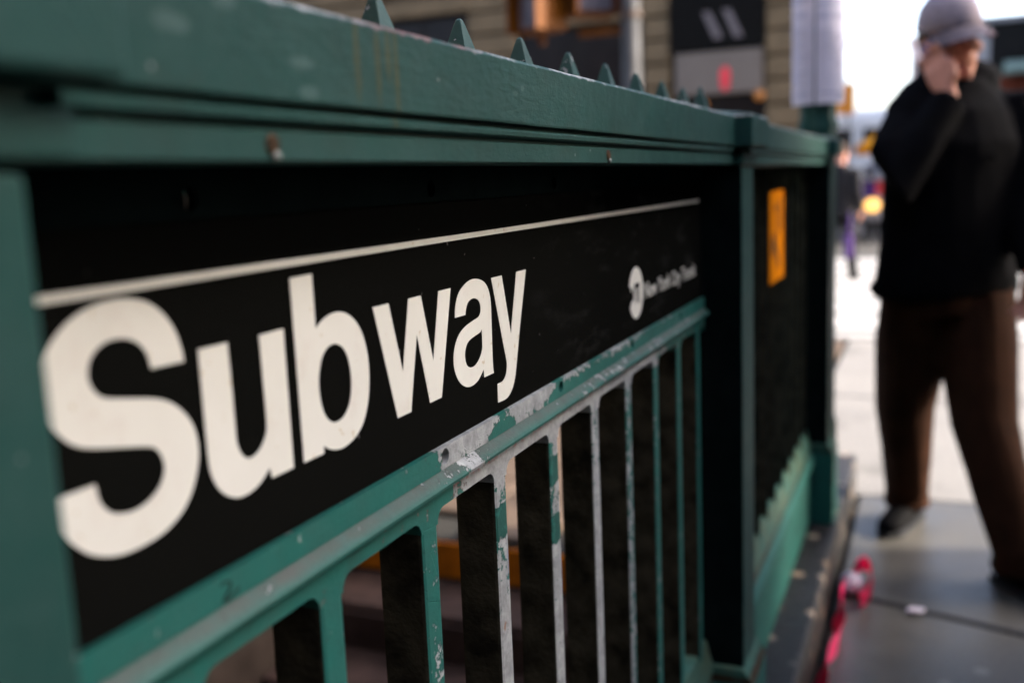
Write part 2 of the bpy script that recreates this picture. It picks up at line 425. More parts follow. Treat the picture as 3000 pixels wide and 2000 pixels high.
# pavement: a bed of joint dirt with real slabs on it
sidewalk = struct(obj('sidewalk', merge(merge(merge(box(-30, HX0, -25, 7.7, -.15, -.03), box(HX1, 30, -25, 7.7, -.15, -.03)), box(HX0, HX1, HY1, 7.7, -.15, -.03)), box(HX0, HX1, -25, HY0, -.15, -.03)), M['joint']))
def slab(poly, mat, dz=0):
    b = extrude_xy(poly, -.03, dz); bevel(b, .006, 1, [e for e in b.edges if all(v.co.z > -.01 for v in e.verts)])
    return obj('paving_slab', b, mat, sidewalk)
g = .009
def jl(x, off): return off - .30*(x+.15)     # the oblique joint near the man's feet
xs = [-.24, 1.35, 3.0, 4.6]
for x0, x1 in zip(xs, xs[1:]):
    a, b_ = x0+g, x1-g
    slab([(a, jl(a, 2.95)+g), (b_, jl(b_, 2.95)+g), (b_, 3.94-g), (a, 3.94-g)], M['bluestone'], 0)
    slab([(a, 1.2), (b_, .9), (b_, jl(b_, 2.95)-g), (a, jl(a, 2.95)-g)], M['bluestone'], -.002)
    slab([(a, -.6), (b_, -.8), (b_, .9-2*g), (a, 1.2-2*g)], M['bluestone'], .001)
    slab([(a, -1.58), (b_, -1.58), (b_, -.8-2*g), (a, -.6-2*g)], M['bluestone'], 0)
y0 = 3.94+g
for y1 in (5.72, 7.68):
    xx = [-.55, 1.2, 2.95, 4.7, 6.4]
    for x0, x1 in zip(xx, xx[1:]): slab([(x0+g, y0), (x1-g, y0), (x1-g, y1-g), (x0+g, y1-g)], M['concrete'], random.uniform(-.002, .002))
    y0 = y1+g
# brown pavers at the head of the stairs and beyond
for i in range(7):
    for j in range(10):
        x0 = -2.9 + i*.333; yy = 3.12 + j*.45 + (.22 if i % 2 else 0)
        slab([(x0+.004, yy), (x0+.329, yy), (x0+.329, yy+.442), (x0+.004, yy+.442)], M['brownpave'], random.uniform(-.002, .002))
slab([(6.42, 5.1), (20, 5.1), (20, 7.68), (6.42, 7.68)], M['concrete'])
slab([(-20, 2.36), (-2.95, 2.36), (-2.95, 7.68), (-20, 7.68)], M['concrete'])
kerb = struct(obj('kerb', box(-30, 30, 7.70, 7.85, -.15, .004, r=.012), M['concrete']))
far_walk = struct(obj('far_pavement', merge(box(-30, -2.3, 16.2, 60, -.15, .01), box(2.5, 30, 16.2, 60, -.15, .01)), M['concrete']))

# stairwell
stair = thing('stairway', 'dark worn steps going down behind the green railing, top riser painted orange', 'stairway', (-1.2, 3.1, -.03))
for k in range(13):
    y1 = 3.10 - .30*k; zt = -.02 - .155*(k+1)
    b = box(HX0+.004, HX1-.004, y1-.30, y1-.002 if k else y1-.012, zt-.6, zt, r=.008, seg=1)
    obj('step', b, M['step'], stair)
o = obj('riser', box(HX0+.006, HX1-.006, 3.088, 3.099, -.165, -.034), M['steporange'], stair); o['label'] = 'orange painted top riser'
o = obj('riser', box(HX0+.006, HX1-.006, 2.782, 2.793, -.325, -.20), M['step'], stair)
obj('stair_wall', box(-2.3, HX0, -1.3, 3.10, -2.6, -.155), M['stairtile'], stair)
obj('stair_wall', box(HX1, -.20, -1.3, 3.10, -2.6, -.155), M['stairtile'], stair)
obj('stair_wall', box(-2.3, -.2, 3.10, 3.3, -2.6, -.17), M['stairtile'], stair)
obj('stair_wall', box(-2.3, -.2, -1.5, -1.3, -2.6, -.155), M['stairtile'], stair)

# ================================================================== stone kerbs under the railings
pl = obj('stone_plinth', box(-.475, -.247, -1.59, 3.985, -.03, .15, r=.012), M['plinth'])
tag(pl, 'black granite kerb spattered with pale paint under the green railing', 'kerb')
pl2 = obj('stone_plinth', box(-2.28, -2.06, -1.59, 3.6, -.03, .15, r=.012), M['plinth'])
tag(pl2, 'black granite kerb on the far side of the stairs', 'kerb')

# ================================================================== the railing
rail = thing('subway_railing', 'green painted iron railing with chipped paint beside the stairs, carrying the black sign', 'railing', (-.36, 1.7, .15))
BARC = [.365+.1344*k for k in range(10)]               # bar centres of the bay with the sign
BW, BX0, BX1 = .0265, -.381, -.342
def side_faces(me, mat):  # side and back faces get a colour with the shade painted in
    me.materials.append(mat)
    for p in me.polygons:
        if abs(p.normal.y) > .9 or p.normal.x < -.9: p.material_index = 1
def one_bar(z0, z1, mat='bar'):
    b = box(-.0195, .0195, -BW/2, BW/2, z0, z1); bevel(b, .0035, 2, [e for e in b.edges if abs(e.verts[0].co.z-e.verts[1].co.z) > .1])
    me = bpy.data.meshes.new('baluster'); b.to_mesh(me); b.free(); me.materials.append(M[mat]); side_faces(me, M['grime_shade']); return me
def put_mesh(name, me, parent, world, label=None):
    o = link(name, me, None, parent, Vector(world) - wloc(parent))
    if label: o['label'] = label
    return o
ZB = H-.83
bar_short = one_bar(ZB, H-.2545); bar_tall = one_bar(ZB, H+.012, 'shade_navy')
for y in BARC: put_mesh('baluster', bar_short, rail, (-.3615, y, 0))
bays2 = [1.74 + .1276*(k+.5) for k in range(11)]
for y in bays2: put_mesh('baluster', bar_tall, rail, (-.3615, y, 0))
bays0 = [-1.24 + .1378*(k+.5) for k in range(10)]
for y in bays0: put_mesh('baluster', bar_tall, rail, (-.3615, y, 0))

# fascia: cap band, bead, lower band -- front, top and back as one profile each
SEG = [(-1.24, .138), (.25, 1.628), (1.741, 3.145)]
def mirror(poly, c=-.3615): return [(2*c-x, z) for x, z in poly[::-1]]
def prof(front): return front + mirror(front)
for i, (a, b) in enumerate(SEG):
    a2, b2 = a-.056, b+.056
    bm = extrude_xz(prof([(-.2865, H+.043), (-.2860, H+.0445), (-.2860, H+.0875), (-.2885, H+.090)]), a2, b2)
    # cut the band lengthwise so that the paint surface can wander a little
    geom = list(bm.verts)+list(bm.edges)+list(bm.faces)
    for k in range(1, 40):
        bmesh.ops.bisect_plane(bm, geom=list(bm.verts)+list(bm.edges)+list(bm.faces), plane_co=(0, a2+(b2-a2)*k/40, 0), plane_no=(0, 1, 0))
    for v in bm.verts:
        q = noise.noise(Vector((v.co.y*9, v.co.z*3, v.co.x*2)))
        if v.co.x > -.30: v.co.x += q*.0006; v.co.z += noise.noise(Vector((v.co.y*21, 3, v.co.z*30)))*.0006
    obj('cap_rail', bm, M['cap'], rail)
    e = .035 if i else 0
    obj('bead_moulding', extrude_xz(prof([(-.296, H+.0325), (-.2905, H+.0332), (-.2885, H+.0345), (-.2882, H+.0375), (-.2905, H+.0398), (-.297, H+.0405)]), a2+.082, b2-.082 if i else b2-.05), M['cap'], rail)
    obj('lower_rail', extrude_xz(prof([(-.2930, H+.0145), (-.2915, H+.0155), (-.2915, H+.0288), (-.2930, H+.0298), (-.298, H+.0300)]), a2+.0785, b2-.050), M['plain'], rail)
    obj('rail_core', extrude_xz(prof([(-.2985, H+.0185), (-.2985, H+.043)]), a, b), M['plain'], rail)

# screws sunk in the lower band
for y in (.404, .946):
    zc = H+.0225
    bm = tube([(-.2922, y, zc), (-.2899, y, zc)], [.0062, .0040], n=14)
    o = obj('screw', bm, M['screw'], rail)
    bm = ball((-.2905, y+.0012, zc-.0052), (.0022, .0030, .0026), sub=2)
    o = obj('paint_blob', bm, M['glob'], rail, smooth=True)

# spikes: the pointed tops of the bars standing on the cap
def spike_mesh():
    b = BM(); rings = []
    for zz, hw in ((.090, .0140), (.112, .0086), (.1290, .0040), (.1330, .0026), (.1345, .0008)):
        rings.append([b.verts.new((sx*hw, sy*hw, zz)) for sx, sy in ((-1, -1), (1, -1), (1, 1), (-1, 1))])
    for A, B in zip(rings, rings[1:]):
        for k in range(4): b.faces.new((A[k], A[(k+1) % 4], B[(k+1) % 4], B[k]))
    b.faces.new(rings[-1])
    bevel(b, .0012, 2, [e for e in b.edges if abs(e.verts[0].co.z-e.verts[1].co.z) > .002])
    me = bpy.data.meshes.new('spike'); b.to_mesh(me); b.free(); me.materials.append(M['spike']); return me
sp = spike_mesh()
for k in range(10):
    o = put_mesh('spike', sp, rail, (-.3615, BARC[k], H)); o.rotation_euler = (0, 0, random.uniform(-.08, .08))
    o.rotation_euler.x = random.uniform(-.015, .015)

o = put_mesh('spike', sp, rail, (-.3615, 1.703, H+.010))
# posts with their collars and foot blocks
def post(y0, y1):
    b = box(-.4425, -.2805, y0, y1, .155, H+.0098, r=.0025)
    p = obj('post', b, M['plain'], rail); side_faces(p.data, M['shade_navy'])
    obj('neck', box(-.425, -.300, y0+.008, y1-.008, H+.0100, H+.0408), M['shade_navy'], p)
    cap = box(-.464, -.259, y0-.025, y1+.03, H+.041, H+.0905, r=.003)
    obj('post_cap', cap, M['cap'], p)
    top = BM()
    q = [(-.464+.004, y0-.021), (-.259-.004, y0-.021), (-.259-.004, y1+.026), (-.464+.004, y1+.026)]
    A = [top.verts.new((x, y, H+.0925)) for x, y in q]; cx_, cy_ = -.3615, (y0+y1)/2
    B = [top.verts.new((cx_+(x-cx_)*.35, cy_+(y-cy_)*.35, H+.102)) for x, y in q]
    A0 = [top.verts.new((x, y, H+.0908)) for x, y in q]
    for k in range(4):
        top.faces.new((A[k], A[(k+1) % 4], B[(k+1) % 4], B[k])); top.faces.new((A0[k], A0[(k+1) % 4], A[(k+1) % 4], A[k]))
    top.faces.new(B)
    obj('finial', top, M['spike'], p)
    obj('collar', box(-.4475, -.2765, y0-.012, y1+.020, H+.0142, H+.0316, r=.002), M['plain'], p)
    foot = extrude_xz(prof([(-.262, .151), (-.262, H-.868), (-.2795, H-.842)]), y0-.012, y1+.012)
    obj('foot_block', foot, M['rail'], p)
    return p
for y0_, y1_ in ((.138, .25), (1.628, 1.741), (3.145, 3.257), (-1.352, -1.24)): post(y0_, y1_)

# frame round the sign: upper flange, lower flange with bolt holes, bead, pierced strip
HOLES = [.4015, .6655, .9290, 1.1915, 1.4570]
def holed(y0, y1, z0, z1, x0, x1, holes, zc, r):
    """plate in the y/z plane with round holes right through"""
    lp = [[(y0, z0), (y1, z0), (y1, z1), (y0, z1)]]
    for hy in holes: lp.append([(hy+r*math.cos(2*math.pi*k/18), zc+r*math.sin(2*math.pi*k/18)) for k in range(18)])
    me = flat_mesh('plate', lp, x1-x0, 1.0); me.transform(Matrix.Translation(((x0+x1)/2, 0, 0)) @ WALL_X)
    b = BM(); b.from_mesh(me); bpy.data.meshes.remove(me); return b
ZF0, ZF1 = H-.2155, H-.1985
obj('lower_flange', holed(.2515, 1.6265, ZF0, ZF1, -.349, -.342, HOLES[1:], H-.2060, .0062), M['flange'], rail)
obj('upper_flange', holed(.2515, 1.6265, H-.0115, H+.0150, -.349, -.342, HOLES, H-.0020, .0062), M['shade_navy'], rail)  # shade under the overhang is painted into this flange
for y in HOLES:
    obj('bolt_plug', tube([(-.357, y, H-.0020), (-.3505, y, H-.0020)], .0075, n=12), M['shade_navy'], rail)  # dark plug added behind each upper hole to stop light showing through
    if y > .5: obj('bolt_plug', tube([(-.357, y, H-.2060), (-.3495, y, H-.2060), (-.3485, y, H-.2075)], [.0061, .0061, .002], n=12), M['hole'], rail)
obj('sill_moulding', extrude_xz([(-.352, H-.2158), (-.3425, H-.2160), (-.3395, H-.2185), (-.3355, H-.2225), (-.3340, H-.2248), (-.3348, H-.2275), (-.3385, H-.2295), (-.3425, H-.2300), (-.352, H-.2300)], .2512, 1.6268), M['bead'], rail)
# pierced strip above the bars with rounded corners
zb, rr = H-.2435, .011
pts = [(.2515, H-.2302)]
edge = .2515; low = []
cur = .2515
for y in BARC + [None]:
    nxt = (y-BW/2) if y is not None else 1.6265
    # corner arcs of this opening: from left side to right side
    if nxt-cur > 2*rr+.004:
        L = [(cur, zb-rr)] + [(cur+rr-rr*math.cos(t), zb-rr+rr*math.sin(t)) for t in (math.radians(a) for a in (22, 45, 67, 90))]
        R = [(nxt-rr+rr*math.sin(t), zb-rr+rr*math.cos(t)) for t in (math.radians(a) for a in (0, 22, 45, 67))] + [(nxt, zb-rr)]
        low += L+R
    else: low += [(cur, zb-rr), (nxt, zb-rr)]
    if y is not None: cur = y+BW/2
strip = extrude_yz([(.2515, H-.2302)] + low + [(1.6265, H-.2302)], -.379, -.3420)
obj('pierced_strip', strip, M['strip'], rail)
for i, (a, b) in enumerate(SEG):
    p = [(-.345, H-.80), (-.339, H-.825), (-.331, H-.850), (-.334, H-.858), (-.334, H-.866), (-.322, H-.880), (-.3185, H-.893), (-.322, H-.906), (-.332, H-.912), (-.334, .152)]
    obj('bottom_rail', extrude_xz(p + mirror(p), a+.002, b-.002), M['rail'], rail)

# a scrawl of black marker on the flange: a hand-drawn 2
two = [(.3985, -.2035), (.4005, -.2020), (.4055, -.2030), (.4075, -.2055), (.4060, -.2085), (.4020, -.2120), (.4040, -.2125), (.4130, -.2095), (.4135, -.2108), (.4035, -.2142), (.3990, -.2130), (.3992, -.2122), (.4045, -.2075), (.4058, -.2052), (.4045, -.2038), (.4008, -.2034), (.3990, -.2044)]
me = flat_mesh('scrawl', [[(p[0]*1000, p[1]*1000) for p in two]], .0003)
me.transform(WALL_X); me.materials.append(M['marker']); put_mesh('scrawl', me, rail, (-.3418, 0, H))

# ================================================================== sign
sign = thing('subway_sign', 'long black enamel sign with the white word Subway and a white line', 'sign', (-.347, .94, H-.11))
obj('sign_panel', box(-.3505, -.347, .2512, 1.6268, H-.2000, H-.0095), M['sign'], sign)
obj('stripe', box(-.3468, -.3465, .2530, 1.612, H-.0430, H-.0387), M['letter'], sign)
G = {'S': [[(392.0, -82.2, 1), (390.9, -75.0), (387.2, -65.1), (380.4, -56.3), (371.2, -49.7), (359.7, -46.3), (347.3, -45.6), (334.6, -47.2), (323.2, -51.2), (314.3, -57.1), (307.7, -64.3), (305.2, -69.6), (304.3, -77.7), (304.9, -87.7), (306.6, -94.5), (310.5, -100.1), (316.5, -105.6), (324.9, -109.5), (343.1, -114.0), (360.6, -118.2), (366.2, -120.4), (369.8, -124.9), (371.4, -131.1), (369.4, -136.7), (365.2, -141.2), (358.1, -144.8), (349.8, -146.3), (341.0, -145.2), (333.8, -142.0), (328.9, -135.9), (327.0, -127.0, 1), (303.9, -126.9, 1), (304.4, -135.1), (306.6, -142.7), (311.3, -149.8), (319.2, -157.0), (329.0, -161.9), (340.5, -164.7), (354.2, -165.0), (366.4, -163.5), (379.7, -158.0), (388.6, -149.8), (394.7, -138.6), (396.8, -128.1), (394.9, -117.4), (389.0, -108.2), (379.9, -100.8), (370.7, -96.8), (354.8, -93.2), (338.9, -89.6), (334.6, -87.3), (331.1, -83.2), (329.6, -78.1), (331.1, -72.0), (335.4, -67.2), (342.5, -64.2), (351.2, -64.0), (358.6, -66.0), (363.8, -69.6), (367.2, -74.8), (368.9, -81.6, 1)]],
'u': [[(403.1, -78.0, 1), (426.4, -78.1, 1), (427.0, -99.9), (427.1, -124.8), (427.2, -133.3), (429.5, -139.3), (432.4, -142.8), (435.6, -144.6), (439.9, -144.9), (446.1, -142.7), (451.0, -138.2), (454.0, -132.8), (454.5, -126.8), (454.5, -122.0), (454.0, -78.5, 1), (477.2, -78.3, 1), (476.9, -161.8, 1), (455.7, -161.8, 1), (454.3, -155.3, 1), (446.5, -160.4), (438.5, -163.5), (430.0, -164.4), (422.5, -163.2), (415.1, -159.5), (409.1, -153.8), (405.6, -147.6), (403.7, -140.6), (403.2, -130.3), (403.1, -103.3)]],
'b': [[(487.0, -49.8, 1), (510.0, -49.5, 1), (509.9, -83.3, 1), (516.5, -79.6), (525.6, -76.8), (535.8, -76.3), (545.3, -78.6), (554.2, -83.7), (562.1, -92.2), (567.3, -104.5), (569.0, -118.2), (567.6, -132.2), (564.2, -143.2), (557.8, -153.4), (549.6, -159.4), (540.3, -162.8), (530.6, -164.0), (521.5, -162.8), (515.0, -160.4), (509.6, -156.9, 1), (509.4, -161.9, 1), (487.5, -161.7, 1)],
 [(530.7, -96.0), (537.3, -98.8), (542.1, -104.1), (545.1, -111.5), (546.2, -120.8), (545.0, -130.2), (541.8, -137.8), (537.3, -142.4), (531.4, -145.1), (523.7, -145.4), (517.3, -142.4), (512.8, -137.1), (510.1, -129.8), (509.1, -120.9), (509.7, -113.7), (512.0, -106.7), (516.0, -100.4), (522.4, -96.5)]],
'w': [[(578.8, -79.1, 1), (600.2, -79.2, 1), (615.1, -130.6, 1), (629.0, -79.4, 1), (648.0, -79.3, 1), (662.8, -131.1, 1), (677.2, -79.4, 1), (698.1, -79.5, 1), (673.4, -161.7, 1), (653.8, -161.6, 1), (638.6, -107.0, 1), (623.6, -161.6, 1), (603.7, -161.6, 1)]],
'a': [[(703.4, -103.8, 1), (722.6, -104.1, 1), (724.1, -100.0), (727.3, -95.6), (732.1, -93.2), (739.8, -92.6), (747.3, -94.4), (751.4, -97.7), (752.7, -102.5), (751.5, -106.6), (747.2, -109.3), (737.7, -110.6), (721.5, -113.4), (711.5, -117.0), (704.5, -121.9), (699.9, -128.1), (697.5, -134.0), (697.2, -139.6), (698.5, -145.6), (703.1, -153.2), (710.4, -159.2), (720.4, -163.2), (730.2, -163.9), (740.6, -162.0), (748.1, -158.1), (753.4, -154.6, 1), (754.0, -161.7, 1), (774.1, -161.8, 1), (773.0, -156.4), (773.0, -139.8), (773.7, -119.5), (774.1, -100.5), (772.4, -92.9), (767.5, -85.3), (760.0, -80.5), (746.9, -77.2), (733.9, -77.1), (721.6, -80.2), (712.3, -85.2), (707.3, -90.9), (704.5, -96.8)],
 [(753.3, -120.2, 1), (753.0, -128.5), (752.5, -136.4), (749.2, -141.5), (742.3, -146.3), (735.0, -148.6), (727.4, -148.2), (721.6, -145.6), (718.8, -141.1), (718.2, -136.1), (720.3, -131.0), (724.5, -127.1), (730.8, -125.1), (739.4, -123.8), (749.7, -122.3)]],
'y': [[(777.0, -79.6, 1), (800.0, -79.8, 1), (815.4, -134.3, 1), (833.7, -79.9, 1), (856.9, -80.0, 1), (836.5, -132.5), (826.2, -161.4), (821.1, -174.0), (815.3, -182.2), (807.2, -187.6), (798.5, -189.9), (780.6, -189.6, 1), (781.0, -172.9, 1), (792.0, -172.8), (798.5, -170.0), (802.2, -165.3), (803.4, -159.7), (801.9, -153.7), (794.4, -131.9)]]}
for k, loops in G.items():
    me = flat_mesh('letter', [catmull(lp) for lp in loops], .0003); me.transform(WALL_X); me.materials.append(M['letter'])
    put_mesh('letter', me, sign, (-.3466, 0, H), f'white letter {k}')
# round emblem: white disc open on the left, black M and T cut into it
cy, cz, R_ = 1231.0, -145.5, 33.0
disc = [(cy+R_*math.cos(math.radians(a)), cz+R_*math.sin(math.radians(a))) for a in range(-150, 163, 6)]
disc += [(cy-24, cz+9), (cy-24, cz+3), (cy-12, cz+10), (cy-12, cz-8), (cy-20, cz-8)]
emb = flat_mesh('emblem', [disc, [(cy-7, cz+12), (cy+17, cz+12), (cy+17, cz-16), (cy+11, cz-16), (cy+11, cz+6), (cy+7, cz+6), (cy+7, cz-12), (cy+1, cz-12), (cy+1, cz+6), (cy-3, cz+6), (cy-3, cz-14), (cy-7, cz-14)]], .0003)
emb.transform(WALL_X); emb.materials.append(M['letter']); put_mesh('emblem', emb, sign, (-.3466, 0, H))
tm = text_mesh('lettering', 'New York City Transit', .030, .0003, .307); tm.transform(WALL_X); tm.materials.append(M['letter'])
put_mesh('lettering', tm, sign, (-.3466, 1.272, H-.1580))

# orange notice wired to the next bay
nt = thing('notice_plate', 'small orange notice with black marks wired to the railing past the middle post', 'notice', (-.338, 2.417, H-.15))
obj('plate', box(-.3405, -.337, 2.325, 2.545, H-.257, H-.044, r=.0012, seg=1), M['orange'], nt)
marks = [[(2400, -70), (2440, -78), (2446, -150), (2426, -150), (2424, -95), (2402, -90)], [(2356, -150), (2395, -138), (2420, -170), (2455, -200), (2470, -232), (2440, -224), (2405, -190), (2372, -176), (2360, -200), (2345, -188)],
         [(2480, -60), (2500, -62), (2506, -140), (2486, -138)]]
for mk in marks:
    me = flat_mesh('mark', [mk], .0003); me.transform(WALL_X); me.materials.append(M['black']); put_mesh('mark', me, nt, (-.3368, 0, H))

# opposite railing across the stairs
rail2 = thing('subway_railing', 'green iron railing on the far side of the stairwell', 'railing', (-2.17, .6, .15))
for y in [-1.4+.16*k for k in range(29)]: put_mesh('baluster', bar_tall, rail2, (-2.17, y, 0))
obj('cap_rail', box(-2.245, -2.095, -1.58, 3.3, H+.012, H+.088, r=.004), M['plain'], rail2)
obj('bottom_rail', box(-2.21, -2.13, -1.58, 3.3, .152, H-.832, r=.008), M['plain'], rail2)
for y in (-1.2, .25, 1.7, 3.14): obj('post', box(-2.25, -2.09, y, y+.11, .151, H+.011, r=.004), M['plain'], rail2)

# ================================================================== tape and scraps on the ground
def ribbon(pts, hw, mat, name, parent):
    b = BM(); prev = None; n = len(pts)
    for i, (p, tw) in enumerate(pts):
        p = Vector(p); a = Vector(pts[max(0, i-1)][0]); c = Vector(pts[min(n-1, i+1)][0]); dd = (c-a).normalized()
        s = dd.cross(Vector((0, 0, 1))).normalized(); u = s.cross(dd)
        q = s*math.cos(tw) + u*math.sin(tw)
        cur = (b.verts.new(p+q*hw), b.verts.new(p-q*hw))
        if prev: b.faces.new((prev[0], cur[0], cur[1], prev[1]))
        prev = cur
    f = bmesh.ops.solidify(b, geom=b.faces[:], thickness=.0008)
    return obj(name, b, mat, parent, smooth=True)
def chain(keys, n=10):
    out = []
    K = [Vector(k) for k in keys]
    for i in range(len(K)-1):
        p0, p1, p2, p3 = K[max(0, i-1)], K[i], K[i+1], K[min(len(K)-1, i+2)]
        for k in range(n):
            t = k/n
            out.append(.5*((2*p1)+(p2-p0)*t+(2*p0-5*p1+4*p2-p3)*t*t+(3*p1-p0-3*p2+p3)*t**3))
    return out + [K[-1]]
tp = thing('plastic_tape', 'twisted strip of bright red plastic tape lying along the black kerb', 'tape', (-.2, 2.8, .002))
kk = chain([(-.222, 1.9, .03), (-.212, 2.2, .035), (-.222, 2.42, .03), (-.200, 2.60, .03), (-.214, 2.76, .03), (-.212, 2.92, .035), (-.195, 3.06, .04), (-.165, 3.11, .045), (-.140, 3.04, .045), (-.142, 2.92, .035), (-.165, 2.85, .028)])
ribbon([(p, 1.25+(.45*math.sin(i*.30) if i < 62 else .2)) for i, p in enumerate(kk)], .024, M['tape'], 'strip', tp)
b = BM()
bmesh.ops.create_icosphere(b, subdivisions=3, radius=1)
for v in b.verts:
    nrm = v.co.copy(); v.co = Vector((v.co.x*.030, v.co.y*.045, v.co.z*.028))*(1+.35*noise.noise(nrm*2.3)) + Vector((-.195, 2.98, .030))
tag(obj('plastic_scrap', b, M['scrap']), 'crumpled white plastic scrap caught in the loop of the red tape', 'litter')
b = box(-.021, .021, -.014, .014, 0, .007); bevel(b, .003, 2)
for v in b.verts: v.co = Vector((v.co.x-.015+v.co.y*.4, v.co.y+2.885, v.co.z+.002+abs(v.co.x)*.2))
tag(obj('paper_scrap', b, M['scrap']), 'small pale scrap lying in the crack between dark paving slabs', 'litter')

# ================================================================== lamp post with flyers
lp = thing('lamp_post', 'dark green octagonal post behind the end of the railing, wrapped in paper', 'lamp post', (-.335, 3.325, .0))
def octa(r0, z0, r1, z1, bm=None, n=8, c=(-.335, 3.325)): return tube([(c[0], c[1], z0), (c[0], c[1], z1)], [r0, r1], bm, n)
obj('base', octa(.070, .15, .064, .45, octa(.078, .0, .075, .15)), M['plain'], lp)
obj('shaft', octa(.058, .45, .052, 2.75), M['plain'], lp)
obj('collar', octa(.062, 1.375, .062, 1.40), M['plain'], lp)
b = ball((-.335, 3.325, 2.93), .17, sub=3); obj('globe', b, M['globe'], lp, smooth=True)
obj('globe_holder', octa(.055, 2.74, .09, 2.78), M['plain'], lp)
def flyer(a0, a1, z0, z1, label, seed, lines):
    rnd = random.Random(seed); r = .078
    f = thing('paper_flyer', label, 'flyer', (-.335, 3.325, (z0+z1)/2), 'printed sheets wrapped round the post')
    b = BM(); n = 6; prev = None
    for i in range(n+1):
        a = math.radians(a0+(a1-a0)*i/n); rr_ = r*(1+.012*rnd.random())
        c = [b.verts.new((-.335+rr_*math.sin(a), 3.325-rr_*math.cos(a), z)) for z in (z0, z1)]
        if prev: b.faces.new((prev[0], c[0], c[1], prev[1]))
        prev = c
    bmesh.ops.solidify(b, geom=b.faces[:], thickness=.0012)
    obj('sheet', b, M['paper'], f)
    for (zz, h_, fill) in lines:
        bb = None; a = a0+4
        while a < a1-5:
            wd = rnd.uniform(4, 11)
            if a+wd > a0+(a1-a0)*fill: break
            A = [math.radians(a), math.radians(a+wd)]
            q = [(-.335+(r+.0028)*math.sin(t), 3.325-(r+.0028)*math.cos(t)) for t in A]
            t_ = BM(); t_.faces.new([t_.verts.new(p) for p in ((q[0][0], q[0][1], zz), (q[1][0], q[1][1], zz), (q[1][0], q[1][1], zz+h_), (q[0][0], q[0][1], zz+h_))])
            bb = merge(bb, t_); a += wd+2.2
        if bb is not None: obj('print_line', bb, M['ink'], f)
big = lambda z: [(z-.03, .018, .95), (z-.072, .018, .9)]
def small(z, k, st=.0125): return [(z-i*st, .0045, .55+.4*((i*37) % 10)/10) for i in range(k)]
flyer(-85, -4, 1.45, 1.80, 'lilac printed sheet on the shaded left of the post', 3, big(1.78)+small(1.68, 15)+[(1.475, .012, .9)])
flyer(0, 85, 1.45, 1.80, 'brighter printed sheet on the right of the post', 5, [(1.765, .010, .8), (1.735, .016, .7), (1.70, .016, .85)]+small(1.66, 14)+[(1.475, .012, .9)])
flyer(-85, 85, 1.83, 2.12, 'upper printed sheet wrapped round the post above the other two', 8, big(2.1)+small(2.0, 10))

# ================================================================== buildings
M['stone'] = simple('tan_stone', (.112, .077, .043), .8, .2, 3, .3, 40)
M['stonedark'] = simple('tan_stone_joint', (.062, .043, .024), .85)
M['glassdark'] = simple('dark_shop_glass', (.010, .007, .006), .3, .3, 3, spec=.1)
M['brownwood'] = simple('brown_shopfront', (.010, .007, .005), .5, .3, 4)
M['board'] = simple('pale_roller_board', (.125, .10, .082), .6, .08, 4)
M['shopwhite'] = simple('sign_white', (.10, .083, .082), .5, .05)
M['redpic'] = simple('red_print', (.55, .04, .05), .5)
M['brick'] = simple('red_brick', (.30, .075, .04), .85, .3, 3)
M['pale'] = simple('pale_render', (.58, .52, .48), .85, .1, 1)
M['palepink'] = simple('pale_pink_render', (.60, .47, .43), .85, .1, 1)
M['awning'] = simple('green_white_awning', (.34, .40, .30), .8, .2, 4)
M['grey_wall'] = simple('grey_stone', (.11, .10, .09), .85, .25, 1.2, .2, 20)

FY = 17.0
q = FY/14
fz = lambda z: (z-1.25)*q + 1.25
sb = thing('stone_building', 'tan banded stone building with black shopfronts across the street', 'building', (-8, FY, 0))
obj('wall', box(-22, -1.60*q-.03, FY+.25, FY+5.4, 0, 14), M['stonedark'], sb)
def pier(x0, x1, z0=0.0, z1=9.0, parent=sb, c=.39):
    z = z0; k = 0
    b = None
    while z < z1:
        obj('stone_course', box(x0, x1, FY+(.0 if k % 2 == 0 else .012), FY+.26, z+.022, min(z+c, z1)-.022, r=.02, seg=1), M['stone'], parent); z += c; k += 1
X = lambda x: x*q
pier(X(-2.09), X(-1.60)); pier(X(-3.77), X(-3.40)); pier(X(-6.45), X(-5.67), 0, 9)
pier(X(-5.67), X(-3.78), fz(3.42), 9)
pier(X(-8.0), X(-6.45), fz(3.78), fz(4.05)); pier(X(-9.2), X(-8.0), 0, 9)
pier(X(-3.40), X(-2.09), fz(3.72), 9)
pier(X(-8.0), X(-6.45), fz(4.3), 9); pier(-21, X(-9.2), 3.4, 9)
def pane(x0, x1, z0, z1, mat, name='shop_window', fr=.07):
    f = obj(name, box(X(x0)+.005, X(x1)-.005, FY+.14, FY+.2, z0, z1), M['brownwood'], sb)
    n = max(1, round((x1-x0)/.8))
    for i in range(n):
        a = X(x0)+(X(x1)-X(x0))*i/n; c = X(x0)+(X(x1)-X(x0))*(i+1)/n
        obj('pane', box(a+fr, c-fr, FY+.125, FY+.137, z0+fr, z1-fr), mat, f)
pane(-5.67, -3.78, .3, fz(3.40), M['glassdark']); pane(-3.40, -2.09, .1, fz(2.30), M['glassdark'])
pane(-8.0, -6.45, .4, fz(3.76), M['glassdark']); pane(-3.40, -2.09, fz(2.97), fz(3.70), M['glassdark'])
shop = thing('shop_sign', 'black shop sign with two slanted white strokes above a pale board', 'sign', (X(-2.74), FY+.06, fz(3.25)))
obj('sign_board', box(X(-3.38), X(-2.11), FY-.02, FY+.12, fz(2.92), fz(3.66), r=.01, seg=1), M['black'], shop)
